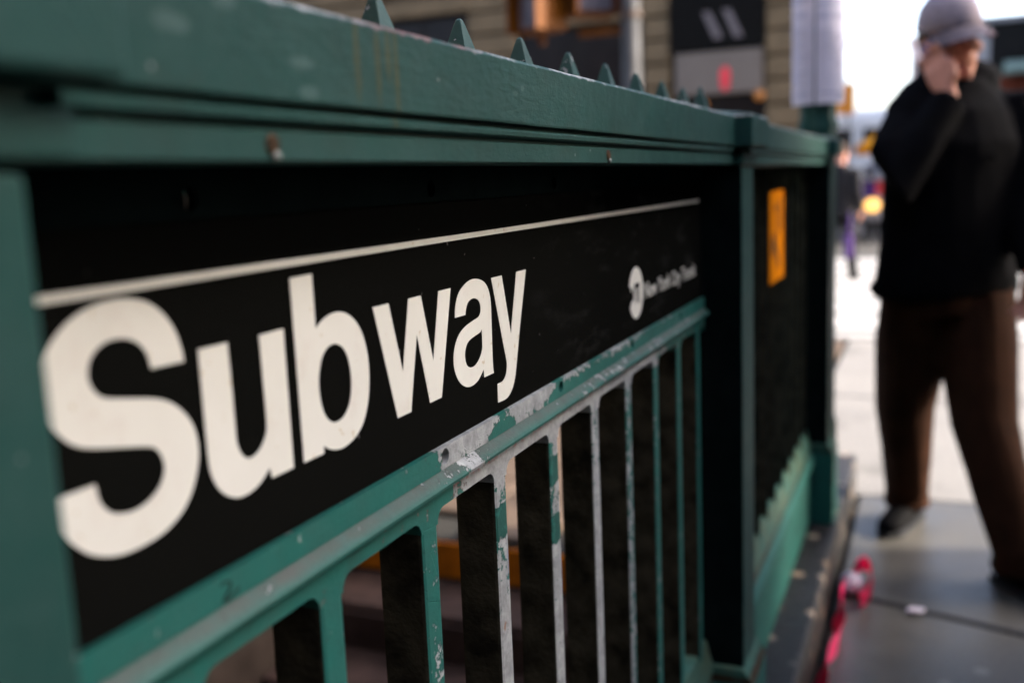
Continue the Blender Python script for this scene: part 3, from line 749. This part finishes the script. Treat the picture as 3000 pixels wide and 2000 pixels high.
for x, a, b2 in ((-2.93, 3.42, 3.06), (-2.66, 3.43, 3.06)):
    z1_, z0_ = fz(a), fz(b2)
    me = flat_mesh('stroke', [[(X(x), z1_), (X(x)+.13, z1_), (X(x)+.34, z0_), (X(x)+.19, z0_)]], .012, 1.0)
    me.transform(WALL_Y); me.materials.append(M['shopwhite']); put_mesh('stroke', me, shop, (0, FY-.027, 0))
bd = thing('roller_board', 'pale grey board with a red print over the shop door', 'shutter', (X(-2.72), FY+.08, fz(2.6)))
obj('board', box(X(-3.32), X(-2.13), FY+.01, FY+.10, fz(2.33), fz(2.90), r=.01, seg=1), M['board'], bd)
for i in range(4): obj('slat', box(X(-3.30), X(-2.15), FY-.004, FY+.009, fz(2.36)+i*.165, fz(2.36)+i*.165+.15), M['board'], bd)
me = flat_mesh('print', [[(X(-2.63)+.09*math.cos(t)*(1 if abs(math.sin(t)) > .3 else .85), fz(2.53)+.20*math.sin(t)) for t in [k*math.pi/10 for k in range(20)]]], .006, 1.0)
me.transform(WALL_Y); me.materials.append(M['redpic']); put_mesh('print', me, bd, (0, FY-.008, 0))
def lamp_mat(name, col, s):
    t = NT(name); t.b.inputs['Emission Color'].default_value = col + (1,); t.b.inputs['Emission Strength'].default_value = s
    t.b.inputs['Base Color'].default_value = tuple(x*.25 for x in col) + (1,); return t.m
M['amberlamp'] = lamp_mat('amber_lamp', (1.0, .50, .12), .45)
M['amberdim'] = lamp_mat('amber_lamp_dim', (1.0, .36, .05), .012)
for x, z in ((-2.18, 2.28), (-2.95, 2.20)):
    o = obj('wall_lamp', ball((X(x), FY+.03, fz(z)), .09, sub=2), M['amberdim'], smooth=True)
    tag(o, 'amber globe lamp beside the stone pier' if x > -2.5 else 'amber globe lamp under the pale board', 'lamp')

def block(name, label, x0, x1, y0, y1, h, wall, cols, rows, face='S', win=(1.0, 1.5), zstart=1.0, parent_mat=None):
    t = thing(name, label, 'building', ((x0+x1)/2, y0, 0))
    obj('wall', box(x0, x1, y0, y1, 0, h), wall, t)
    obj('cornice', box(x0-.15, x1+.15, y0-.15, y1+.15, h+.002, h+.3), wall, t)
    gx = (x1-x0)/cols if face == 'S' else (y1-y0)/cols
    for i in range(cols):
        for j in range(rows):
            zc = zstart + j*(h-zstart)/rows
            if face == 'S':
                a = x0+gx*(i+.5)-win[0]/2
                w_ = obj('window', box(a, a+win[0], y0-.06, y0-.004, zc, zc+win[1]), wall, t)
                obj('pane', box(a+.08, a+win[0]-.08, y0-.075, y0-.064, zc+.08, zc+win[1]-.08), M['glassdark'], w_)
            else:
                a = y0+gx*(i+.5)-win[0]/2
                xx = (x0-.06, x0-.004, x0-.075, x0-.064) if face == 'W' else (x1+.004, x1+.06, x1+.064, x1+.075)
                w_ = obj('window', box(xx[0], xx[1], a, a+win[0], zc, zc+win[1]), wall, t)
                obj('pane', box(xx[2], xx[3], a+.08, a+win[0]-.08, zc+.08, zc+win[1]-.08), M['glassdark'], w_)
    return t
bb = thing('brick_building', 'low red brick building with a dark window and pale awning down the street', 'building', (4, 35, 0))
obj('wall', box(1.55, 9, 35, 45, 0, 3.86), M['brick'], bb); obj('pier', box(1.0, 1.545, 34.95, 45, 0, 5.3), M['pale'], bb)
obj('upper_wall', box(1.55, 9, 35.06, 45, 3.862, 5.5), M['glassdark'], bb)
obj('cornice', box(.98, 9.1, 34.85, 45, 5.502, 5.66), M['pale'], bb)
aw = BM(); aw = extrude_yz([(35.0, 4.32), (33.7, 3.98), (33.7, 3.86), (35.0, 3.86)], 1.95, 8.0); obj('awning', aw, M['awning'], bb)
block('pale_building', 'tall pale pink building far down the street behind the man in the cap', -1.22, 5.5, 60, 72, 7.85, M['palepink'], 5, 3)
block('white_building', 'long low whitish building at the end of the street', -14, -1.6, 74, 84, 4.9, M['pale'], 9, 1)
corner = block('corner_shade_building', 'low grey stone building added out of view on the near corner to shade the pavement', 6.0, 18, -1.0, 5.02, 6.4, M['grey_wall'], 4, 2, 'W', (1.1, 1.9), .8)  # unseen building added to keep the near pavement in shade
opp = block('opposite_shade_building', 'dark grey stone building added out of view across the side street to darken reflections', 3.9, 20, 25, 42, 13, M['grey_wall'], 6, 4, 'S', (1.6, 2.0), 1.0)  # unseen building added to keep bright sky out of the railing reflections
M['darkstone'] = simple('dark_brown_stone', (.11, .095, .085), .8, .3, 2, .3, 20)
rb = thing('rear_shade_building', 'dark brown stone building added behind the camera to block sky light', 'building', (-5, -1.6, 0))  # unseen building added to cut sky light from behind the camera
obj('wall', box(-20, 18, -14, -1.6, 0, 4.6), M['darkstone'], rb)
obj('cornice', box(-20.1, 18.1, -14, -1.5, 4.602, 4.9, r=.04), M['darkstone'], rb)
for i in range(9):
    w_ = obj('window', box(-18.6+i*3, -17.1+i*3, -1.597, -1.55, 1.0, 3.6), M['brownwood'], rb)
    obj('pane', box(-18.5+i*3, -17.2+i*3, -1.547, -1.535, 1.1, 3.5), M['glassdark'], w_)

lb = thing('side_shade_building', 'dark brown stone wall added on the far side of the stairs to block sky light', 'building', (-2.8, 0, 0))  # unseen wall added to block sky light from the left
obj('wall', box(-12, -2.75, -1.59, 2.3, 0, 7.5), M['darkstone'], lb)
obj('base_course', box(-2.745, -2.68, -1.59, 2.34, 0, .6, r=.01), M['darkstone'], lb)

# ================================================================== signals and street poles
M['galv'] = simple('galvanised_steel', (.062, .062, .064), .5, .25, 8)
M['sigyel'] = simple('signal_orange_yellow', (.085, .025, .001), .5, .25, 6)
M['siglens'] = simple('signal_grey_lens', (.10, .088, .10), .3, .3, 10)
M['ironbrown'] = simple('brown_iron', (.07, .05, .04), .6)
sp_ = thing('signal_pole', 'grey galvanised steel pole carrying orange yellow pedestrian signals', 'pole', (-2.53, 9, -.118))
obj('shaft', tube([(-2.53, 9, -.118), (-2.53, 9, 5.2)], [.092, .075], n=16), M['galv'], sp_, smooth=False)
obj('base', tube([(-2.53, 9, -.118), (-2.53, 9, .25), (-2.53, 9, .32)], [.17, .16, .10], n=8), M['galv'], sp_)
obj('band', tube([(-2.53, 9, 2.66), (-2.53, 9, 2.72)], [.10, .10], n=16), M['ironbrown'], sp_)
obj('bracket', merge(box(-3.02, -2.61, 8.97, 9.03, 2.535, 2.60, r=.01), box(-3.42, -3.36, 8.98, 9.04, 2.50, 3.3, r=.01)), M['sigyel'], sp_)
def ped(xc, yc, z0, rz, label):
    t = thing('pedestrian_signal', label, 'traffic signal', (xc, yc, z0+.24), 'pedestrian signals on the grey pole')
    R3 = Matrix.Rotation(rz, 4, 'Z')
    def add(name, b, mat):
        b.transform(Matrix.Translation((xc, yc, z0)) @ R3); return obj(name, b, mat, t)
    add('housing', box(-.22, .22, -.10, .12, 0, .46, r=.02), M['sigyel'])
    add('visor', merge(merge(box(-.22, -.19, -.26, -.101, .0, .46, r=.006), box(.19, .22, -.26, -.101, .0, .46, r=.006)), box(-.189, .189, -.26, -.101, .43, .46, r=.006)), M['sigyel'])
    add('lens', box(-.18, .18, -.118, -.101, .05, .42, r=.006), M['siglens'])
ped(-3.36, 8.95, 2.60, -.5, 'orange yellow pedestrian signal with grey lens, the lower and larger of the pair')
ped(-2.95, 9.12, 2.72, .65, 'orange yellow pedestrian signal close to the grey pole, turned sideways')
st = thing('street_pole', 'slim brown street pole with a thin arm behind the papered lamp post', 'pole', (-1.06, 12, -.118))
obj('shaft', tube([(-1.10, 12, -.118), (-1.06, 12, 2.4), (-.985, 12, 3.6)], [.06, .055, .05], n=10), M['ironbrown'], st)
obj('arm', box(-1.02, -.565, 11.98, 12.02, 2.598, 2.640), M['ironbrown'], st)

# things at the kerb beyond the crosswalk
M['vanwhite'] = simple('white_van_paint', (.62, .62, .63), .35, .05)
M['tyre'] = simple('tyre_rubber', (.02, .02, .02), .7)
M['chrome'] = simple('dull_steel', (.30, .29, .30), .35, .2, 8, metal=.6)
M['yellow'] = simple('yellow_cloth', (.75, .42, .03), .7, .1)
M['purple'] = simple('purple_cloth', (.05, .022, .11), .7, .2)
M['red'] = simple('red_cloth', (.50, .05, .05), .7, .2)
M['orangesheet'] = simple('orange_sheet', (.60, .22, .03), .6, .1)
def wheel(parent, c, r, w_, axis='Y'):
    a = Vector((0, w_/2, 0)) if axis == 'Y' else Vector((w_/2, 0, 0)); c = Vector(c)
    wh = obj('wheel', tube([c-a, c-a*.6, c+a*.6, c+a], [r*.9, r, r, r*.9], n=24), M['tyre'], parent)
    obj('rim', tube([c-a*1.06, c+a*1.06], r*.58, n=20), M['chrome'], wh)
    return wh
van = thing('delivery_van', 'white delivery van parked down the street, seen from behind', 'van', (-1.7, 26, -.118))
b = extrude_yz([(26.0, .35), (26.0, 2.5), (26.15, 2.62), (30.3, 2.62), (31.2, 1.75), (31.9, 1.5), (31.95, .35)], -2.6, -.75); bevel(b, .05, 2)
obj('body', b, M['vanwhite'], van)
for x0, x1 in ((-2.5, -1.71), (-1.66, -.87)):
    dr = obj('rear_door', box(x0, x1, 25.96, 25.995, .5, 2.4, r=.008, seg=1), M['vanwhite'], van)
    obj('window', box(x0+.1, x1-.1, 25.94, 25.957, 1.6, 2.2), M['glassdark'], dr)
    obj('tail_light', box(x0 if x0 < -2 else x1-.1, (x0+.1) if x0 < -2 else x1, 25.93, 25.955, .8, 1.3), M['redpic'], van)
obj('bumper', box(-2.6, -.75, 25.85, 25.995, .3, .48, r=.02), M['tyre'], van)
for x in (-2.5, -.85):
    for y in (26.9, 30.9): wheel(van, (x, y, .23), .35, .22, 'X')
cart = thing('food_cart', 'street food cart with a yellow umbrella, purple panel and amber light', 'cart', (-.75, 20, -.118))
obj('body', box(-1.5, .15, 19.95, 20.7, .28, 1.02, r=.02), M['chrome'], cart)
obj('counter', box(-1.55, .2, 19.85, 20.8, 1.023, 1.07, r=.01), M['chrome'], cart)
obj('panel', box(-1.24, -.97, 19.92, 19.947, .70, 1.01), M['purple'], cart); obj('panel', box(-.96, -.80, 19.92, 19.947, .74, 1.01), M['red'], cart)
obj('lamp', ball((-1.02, 19.9, .56), (.14, .05, .12), sub=2), M['amberlamp'], cart, smooth=True)
for x in (-1.31, .0): wheel(cart, (x, 19.88, .12), .24, .08, 'Y')
obj('umbrella_pole', tube([(-.75, 20.3, 1.06), (-.75, 20.3, 2.15)], .02, n=8), M['chrome'], cart)
b = BM(); N = 12; ring = [b.verts.new((-.75+.62*math.cos(2*math.pi*k/N), 20.3+.62*math.sin(2*math.pi*k/N), 1.66)) for k in range(N)]; tip = b.verts.new((-.75, 20.3, 2.02))
lowr = [b.verts.new((v.co.x, v.co.y, 1.50)) for v in ring]
for k in range(N): b.faces.new((ring[k], ring[(k+1) % N], tip)); b.faces.new((lowr[k], lowr[(k+1) % N], ring[(k+1) % N], ring[k]))
bmesh.ops.solidify(b, geom=b.faces[:], thickness=.01)
obj('umbrella_canopy', b, M['yellow'], cart)
rs = thing('road_sign', 'orange roadworks sign on a post far behind the lamp post', 'sign', (-1.84, 25, -.118))
obj('post', tube([(-1.84, 25.05, -.118), (-1.84, 25.05, 3.3)], .03, n=8), M['galv'], rs)
obj('board', box(-2.10, -1.70, 24.97, 25.0, 2.5, 3.2), M['orangesheet'], rs)

# ================================================================== made-up telephone kiosk, out of view, added to dim the far railing
M['kiosk'] = simple('dark_kiosk_paint', (.018, .022, .022), .5, .3, 6)
kx0, kx1, ky0, ky1 = .64, 1.34, 1.75, 2.95
kio = thing('kiosk_light_blocker', 'made-up dark green telephone kiosk, out of view, added to dim the far railing', 'phone kiosk', ((kx0+kx1)/2, (ky0+ky1)/2, .002))
for x in (kx0, kx1-.06):
    for y in (ky0, ky1-.06): obj('corner_post', box(x, x+.06, y, y+.06, .003, 2.12, r=.006, seg=1), M['kiosk'], kio)
obj('roof', box(kx0-.04, kx1+.04, ky0-.04, ky1+.04, 2.122, 2.30, r=.02), M['kiosk'], kio)
obj('back_panel', box(kx0+.012, kx0+.04, ky0+.063, ky1-.063, .30, 2.118), M['kiosk'], kio)
obj('side_panel', box(kx0+.063, kx1-.063, ky1-.045, ky1-.015, .30, 2.118), M['kiosk'], kio)
obj('shelf', box(kx0+.043, kx1-.1, ky0+.3, ky1-.065, .95, .98), M['chrome'], kio)
ph_ = obj('telephone', box(kx0+.043, kx0+.20, 2.25, 2.50, 1.15, 1.65, r=.012), M['chrome'], kio)
obj('handset', tube([(kx0+.22, 2.29, 1.60), (kx0+.235, 2.29, 1.56), (kx0+.235, 2.29, 1.44), (kx0+.22, 2.29, 1.40)], [.026, .018, .018, .026], n=10), M['tyre'], ph_)
obj('keypad', box(kx0+.203, kx0+.21, 2.36, 2.46, 1.35, 1.50), M['tyre'], ph_)

# ================================================================== people
M['skin'] = simple('skin', (.52, .245, .175), .5, .12, 40)
M['jacket'] = simple('black_jacket', (.0030, .0030, .0038), .9, .3, 20, .3, 300, .03)
M['trousers'] = simple('dark_brown_trousers', (.027, .0115, .0062), .85, .3, 12, .3, 300, .03)
M['capcloth'] = simple('grey_lilac_cap', (.26, .22, .25), .9, .15, 60, .2, 900, .2)
M['shoe'] = simple('black_shoe', (.003, .0028, .003), .7, .3, spec=.03)
M['sole'] = simple('grey_sole', (.02, .02, .022), .6)
M['hair'] = simple('brown_hair', (.04, .025, .018), .7)
M['eye'] = simple('eye_white', (.6, .56, .52), .3)
M['phone'] = simple('blue_grey_phone', (.10, .12, .30), .25)
V = Vector
def person_main():
    # his right is to the left of the picture; he walks towards the lower right
    F = V((.60, -.80, 0)); Rr = V((-.80, -.60, 0))
    base = V((.05, 3.42, 0))
    def p(r, f, z): return base + Rr*r + F*f + V((0, 0, z))
    hipR, hipL = p(.085, -.02, .86), p(-.085, .02, .86)
    kneeR, kneeL = V((-.068, 3.50, .46)), V((.165, 3.30, .46))
    ankR, ankL = V((-.055, 3.66, .10)), V((.268, 3.14, .09))
    pelvis = p(0, 0, .92); chest = p(0, .02, 1.28); neck = p(0, .03, 1.455)
    hd = V((.040, 3.395, 1.612))                           # centre of the head
    hf = V((.56, -.83, -.10)).normalized(); hr = V((-hf.y, hf.x, 0)).normalized()*-1.0   # facing; hr = his right
    hr = hf.cross(V((0, 0, 1))).normalized(); hu = hr.cross(hf)
    ca, sa = math.cos(.13), math.sin(.13)
    hr, hu = hr*ca - hu*sa, hu*ca + hr*sa                  # head leaning towards the phone
    def h(r, f, u): return hd + hr*r + hf*f + hu*u
    rot = Matrix((hr, hf, hu)).transposed()
    shR, shL = p(.180, .0, 1.385), p(-.190, .02, 1.425)
    elR, wrR = V((-.085, 3.17, 1.20)), V((.036, 3.270, 1.448))
    elL, wrL = V((.272, 3.42, 1.13)), V((.280, 3.30, .925))
    # ---- body: one surface, the hidden torso included
    b = ball(h(0, -.005, .035), (.073, .092, .098), sub=3, rot=rot)
    b = ball(h(0, .028, -.050), (.054, .062, .070), b, 3, rot)
    b = ball(h(0, .072, -.088), (.024, .022, .022), b, 2, rot)
    b = tube([h(0, .092, .030), h(0, .108, -.012), h(0, .098, -.026)], [.010, .016, .012], b, 8)
    b = tube([h(-.045, .078, .046), h(.045, .078, .046)], [.012, .012], b, 8)
    b = tube([h(-.024, .084, -.054), h(.024, .084, -.054)], [.008, .008], b, 8)
    for s in (-1, 1): b = ball(h(.072*s, -.012, .0), (.010, .020, .030), b, 2, rot); b = ball(h(.040*s, .06, -.018), (.024, .024, .022), b, 2, rot)
    b = tube([neck - V((0, 0, .04)), h(0, -.02, -.05)], [.062, .056], b, 12)
    b = tube([pelvis - V((0, 0, .06)), p(0, .02, 1.1), chest, p(0, .02, 1.40), neck], [(.13, .09), (.12, .085), (.15, .10), (.13, .07), (.06, .06)], b, 14, side=Rr)
    for a, c, e in ((shR, elR, wrR), (shL, elL, wrL)): b = tube([a, c, e], [.045, .038, .026], b, 10)
    for a, c, e in ((hipR, kneeR, ankR), (hipL, kneeL, ankL)): b = tube([a, a.lerp(c, .45), c, e], [.062, .056, .044, .034], b, 10)
    # right hand raised to the ear: palm against the phone, fingers up along it
    tipd = (V((-.042, 3.335, 1.640)) - wrR).normalized(); across = V((.76, -.58, .0)); across = (across - tipd*across.dot(tipd)).normalized(); nrm = tipd.cross(across)
    pal = wrR + tipd*.055
    b = tube([wrR - tipd*.02, wrR + tipd*.02, wrR + tipd*.06, wrR + tipd*.098], [(.029, .022), (.035, .020), (.043, .017), (.041, .013)], b, 12, side=across)
    for i, (o_, ln) in enumerate(((.032, .070), (.011, .080), (-.010, .074), (-.030, .058))):
        s = wrR + tipd*.092 + across*o_
        m1 = s + tipd*ln*.48 + across*o_*.12 + nrm*.006; m2 = s + tipd*ln*.8 + nrm*(-.004) + across*o_*.1; m3 = s + tipd*ln + nrm*(-.012)
        b = tube([s - tipd*.02, s, m1, m2, m3], [.009, .0098, .0090, .0082, .0060], b, 8)
    s = wrR + tipd*.025 + across*.030
    b = tube([s - across*.012, s + across*.016 + tipd*.018, s + across*.024 + tipd*.050, s + across*.020 + tipd*.072], [.014, .0125, .0105, .007], b, 8)
    # left hand hanging, fingers a little curled
    dn = V((-.12, -.28, -1)).normalized(); ac = F.copy(); nn = dn.cross(ac)
    b = tube([wrL - dn*.02, wrL + dn*.03, wrL + dn*.085], [(.028, .020), (.040, .018), (.039, .014)], b, 12, side=ac)
    for o_, ln in ((.030, .070), (.010, .078), (-.011, .072), (-.030, .056)):
        s = wrL + dn*.08 + ac*o_
        b = tube([s - dn*.02, s, s + dn*ln*.5 + nn*.006, s + dn*ln*.85 + nn*.022, s + dn*ln*.95 + nn*.034], [.009, .0095, .009, .008, .006], b, 8)
    s = wrL + dn*.03 + ac*.028
    b = tube([s - ac*.01, s + ac*.02 + dn*.02, s + ac*.026 + dn*.05], [.013, .011, .008], b, 8)
    b = remesh(b, .0055, 3)
    man = obj('person', b, M['skin'], None, origin=base, smooth=True)
    tag(man, 'man in grey cap, black jacket and brown trousers walking with a phone at his ear', 'person')
    for s in (-1, 1): obj('eye', ball(h(.031*s, .078, .026), .0105, sub=2), M['eye'], man, smooth=True)
    # hair behind and at the sides
    hb = ball(h(0, -.022, .030), (.079, .085, .085), sub=3, rot=rot)
    obj('hair', hb, M['hair'], man, smooth=True)
    # cap: crown, band and curved peak
    cb = BM(); bmesh.ops.create_icosphere(cb, subdivisions=3, radius=1)
    for v in list(cb.verts):
        c = v.co.copy(); zz = c.z*.115 if c.z > 0 else c.z*.02
        k = 1.0 if c.z < .35 else 1.02
        v.co = h(c.x*.089*k, c.y*.105*k - .004, zz + .048)
    cp = obj('cap', cb, M['capcloth'], man, smooth=True)
    pk = BM(); n = 12; rows = []
    for j in range(5):
        f_ = j/4; row = []
        for i in range(n+1):
            a = (i/n-.5)*math.radians(150)
            rr_ = .088 + .078*f_*math.cos(a*.95)
            row.append(pk.verts.new(h(math.sin(a)*(.088+.004*f_), math.cos(a)*.100 + .078*f_*max(0, math.cos(a)), .050 - .030*f_ - .020*abs(math.sin(a))**2)))
        rows.append(row)
    for A, B in zip(rows, rows[1:]):
        for i in range(n): pk.faces.new((A[i], A[i+1], B[i+1], B[i]))
    bmesh.ops.solidify(pk, geom=pk.faces[:], thickness=.005)
    obj('peak', pk, M['capcloth'], cp, smooth=True)
    obj('button', ball(h(0, -.004, .163), (.010, .010, .006), sub=1), M['capcloth'], cp)
    # jacket
    j = tube([p(0, .0, .855), p(0, .0, .90), p(0, .0, 1.02), p(0, .01, 1.18), p(0, .02, 1.31), p(0, .015, 1.395), p(0, .01, 1.45), p(0, .01, 1.49)],
             [(.232, .150), (.236, .155), (.222, .150), (.222, .155), (.220, .150), (.195, .120), (.145, .10), (.10, .09)], None, 22, side=Rr)
    j = tube([p(0, .01, 1.43), p(0, .015, 1.485), p(0, .015, 1.512)], [(.105, .10), (.094, .090), (.088, .085)], j, 16, side=Rr)
    j = tube([p(.15, .0, 1.40), shR + V((.012, .0, -.02)), V((-.098, 3.24, 1.29)), elR, elR.lerp(wrR, .5), wrR - tipd*.012], [.075, .076, .070, .066, .056, .046], j, 14)
    j = tube([p(-.15, .0, 1.405), shL + V((.02, 0, .0)), shL.lerp(elL, .5)+V((.02, 0, 0)), elL, elL.lerp(wrL, .6), wrL - dn*.005], [.075, .084, .076, .066, .056, .044], j, 14)
    j = ball(p(-.095, -.02, 1.500), (.075, .070, .075), j, 3); j = tube([p(.02, -.01, 1.475), p(.10, -.005, 1.435), shR + V((.01, .01, .0))], [.085, .085, .080], j, 14)
    j = tube([p(0, -.02, .885), p(0, -.02, .845)], [(.243, .162), (.238, .158)], j, 22, side=Rr)
    for v in j.verts:
        q_ = noise.noise_vector(v.co*6.0); v.co += q_*.016; q_ = noise.noise_vector(Vector((v.co.x*16, v.co.y*16, v.co.z*9))); v.co += q_*.010
    j = remesh(j, .011, 3)
    obj('jacket', j, M['jacket'], man, smooth=True)
    obj('zip_pull', ball(p(-.015, .172, 1.27), (.008, .008, .014), sub=1), M['jacket'], man)
    # trousers
    t = tube([p(0, 0, .95), p(0, 0, .86), p(0, 0, .78)], [(.185, .13), (.19, .135), (.175, .13)], None, 18, side=Rr)
    t = ball(p(0, .0, .70), (.10, .10, .13), t, 3)
    t = tube([hipR, hipR.lerp(kneeR, .45), kneeR, kneeR.lerp(ankR, .5), ankR + V((0, 0, .02)), ankR - V((0, 0, .035))], [.118, .116, .092, .080, .076, .080], t, 16)
    t = tube([hipL, hipL.lerp(kneeL, .45), kneeL, kneeL.lerp(ankL, .5), ankL + V((0, 0, .02)), ankL - V((0, 0, .035))], [.120, .118, .096, .084, .080, .084], t, 16)
    for v in t.verts:
        q_ = noise.noise_vector(Vector((v.co.x*14, v.co.y*14, v.co.z*5))); v.co += q_*.014
    t = remesh(t, .010, 2)
    obj('trousers', t, M['trousers'], man, smooth=True)
    for a, fd, lift in ((ankR, V((-.10, -.28, 0)), 0.0), (ankL, F*.3, 0.0)):
        fd = fd.normalized(); a0 = V((a.x, a.y, 0))
        s = tube([a0 - fd*.085 + V((0, 0, .055)), a0 - fd*.03 + V((0, 0, .062)), a0 + fd*.07 + V((0, 0, .050)), a0 + fd*.15 + V((0, 0, .036)), a0 + fd*.195 + V((0, 0, .026))],
                 [(.036, .040), (.042, .046), (.048, .034), (.046, .022), (.026, .012)], None, 14, side=fd.cross(V((0, 0, 1))))
        sh = obj('shoe', s, M['shoe'], man, smooth=True)
        sd_ = fd.cross(V((0, 0, 1)))
        pl_ = [a0 + fd*f_ + sd_*w2 for f_, w2 in ((-.105, 0), (-.09, .034), (0, .042), (.09, .05), (.16, .044), (.205, .012), (.205, -.012), (.16, -.044), (.09, -.05), (0, -.042), (-.09, -.034))]
        obj('sole', extrude_xy([(q_.x, q_.y) for q_ in pl_], .003, .020), M['sole'], sh)
    # the phone lies in the raised hand
    ph = BM(); bmesh.ops.create_cube(ph, size=1)
    c = wrR + tipd*.118 + nrm*.022
    for v in ph.verts: v.co = c + tipd*v.co.x*.135 + across*v.co.y*.062 + nrm*v.co.z*.010
    bevel(ph, .004, 2)
    po = obj('mobile_phone', ph, M['phone']); tag(po, 'blue grey mobile phone held to the ear of the man in the cap', 'phone')
    return man
person_main()

def passer(base, fdir, h_, top, legs, label, skin=None, stride=.25, seed=1):
    F = V(fdir).normalized(); R_l = V((F.y, -F.x, 0)); base = V(base); k = h_/1.72
    def p(r, f, z): return base + R_l*r*k + F*f*k + V((0, 0, z*k))
    b = ball(p(0, .02, 1.61), (.075*k, .088*k, .115*k), sub=2)
    b = ball(p(0, .10, 1.59), (.018*k, .018*k, .022*k), b, 2)
    b = tube([p(0, 0, .95), p(0, 0, 1.2), p(0, 0, 1.38), p(0, 0, 1.46), p(0, .01, 1.55)], [(.13*k, .09*k), (.14*k, .09*k), (.15*k, .09*k), (.06*k, .055*k), (.05*k, .05*k)], b, 12, side=R_l)
    for s in (1, -1):
        b = tube([p(.19*s, 0, 1.38), p(.23*s, -.03*s, 1.12), p(.22*s, .08*s, .90), p(.22*s, .10*s, .82), p(.21*s, .10*s, .75)], [.045*k, .038*k, .026*k, .03*k, .014*k], b, 8)
        b = tube([p(.09*s, 0, .92), p(.09*s, stride*.5*s, .5), p(.09*s, stride*s, .08), p(.09*s, stride*s+.16, .03)], [.075*k, .055*k, .038*k, .03*k], b, 8)
    o = obj('person', remesh(b, .018, 2), M['skin'], None, origin=base, smooth=True)
    tag(o, label, 'person')
    j = tube([p(0, 0, .80), p(0, 0, 1.0), p(0, 0, 1.25), p(0, 0, 1.40), p(0, 0, 1.48)], [(.21*k, .15*k), (.19*k, .14*k), (.20*k, .14*k), (.17*k, .11*k), (.07*k, .07*k)], None, 14, side=R_l)
    for s in (1, -1): j = tube([p(.16*s, 0, 1.39), p(.20*s, 0, 1.37), p(.24*s, -.03*s, 1.12), p(.225*s, .08*s, .88)], [.06*k, .065*k, .058*k, .046*k], j, 10)
    obj('coat', remesh(j, .016, 2), top, o, smooth=True)
    t = tube([p(0, 0, .95), p(0, 0, .82)], [(.16*k, .12*k), (.16*k, .125*k)], None, 12, side=R_l)
    for s in (1, -1): t = tube([p(.09*s, 0, .9), p(.09*s, stride*.5*s, .5), p(.09*s, stride*s, .07)], [.10*k, .078*k, .066*k], t, 10)
    obj('trousers', remesh(t, .016, 2), legs, o, smooth=True)
    obj('hair', ball(p(0, -.012, 1.645), (.083*k, .095*k, .10*k), sub=2), M['hair'], o, smooth=True)
    for s in (1, -1):
        c = p(.09*s, stride*s, 0)
        obj('shoe', tube([c - F*.08*k + V((0, 0, .04)), c + F*.06*k + V((0, 0, .045)), c + F*.18*k + V((0, 0, .028))], [(.036, .036), (.045, .042), (.026, .02)], None, 10, side=R_l), M['shoe'], o, smooth=True)
    return o
M['darkcoat'] = simple('dark_coat', (.012, .011, .012), .8, .3, 10)
M['bluegrey'] = simple('blue_grey_coat', (.13, .16, .22), .8, .2, 10)
passer((-1.03, 12.9, -.113), (.35, 1, 0), 1.66, M['darkcoat'], M['darkcoat'], 'person in a dark coat on the crosswalk behind the end of the railing', stride=.2)
passer((-1.0, 21.4, -.118), (-.2, 1, 0), 1.75, M['bluegrey'], M['darkcoat'], 'distant person in a blue grey coat standing behind the food cart', stride=.1)
bag = thing('shoulder_bag', 'purple bag carried by the dark coated person on the crosswalk', 'bag', (-.90, 12.75, .35))
b = box(-.97, -.88, 12.66, 12.84, .18, .46, r=.03); obj('pouch', b, M['purple'], bag)
obj('strap', tube([(-.91, 12.66, .50), (-.90, 12.74, .72), (-.91, 12.83, .50)], .012, n=6), M['purple'], bag)
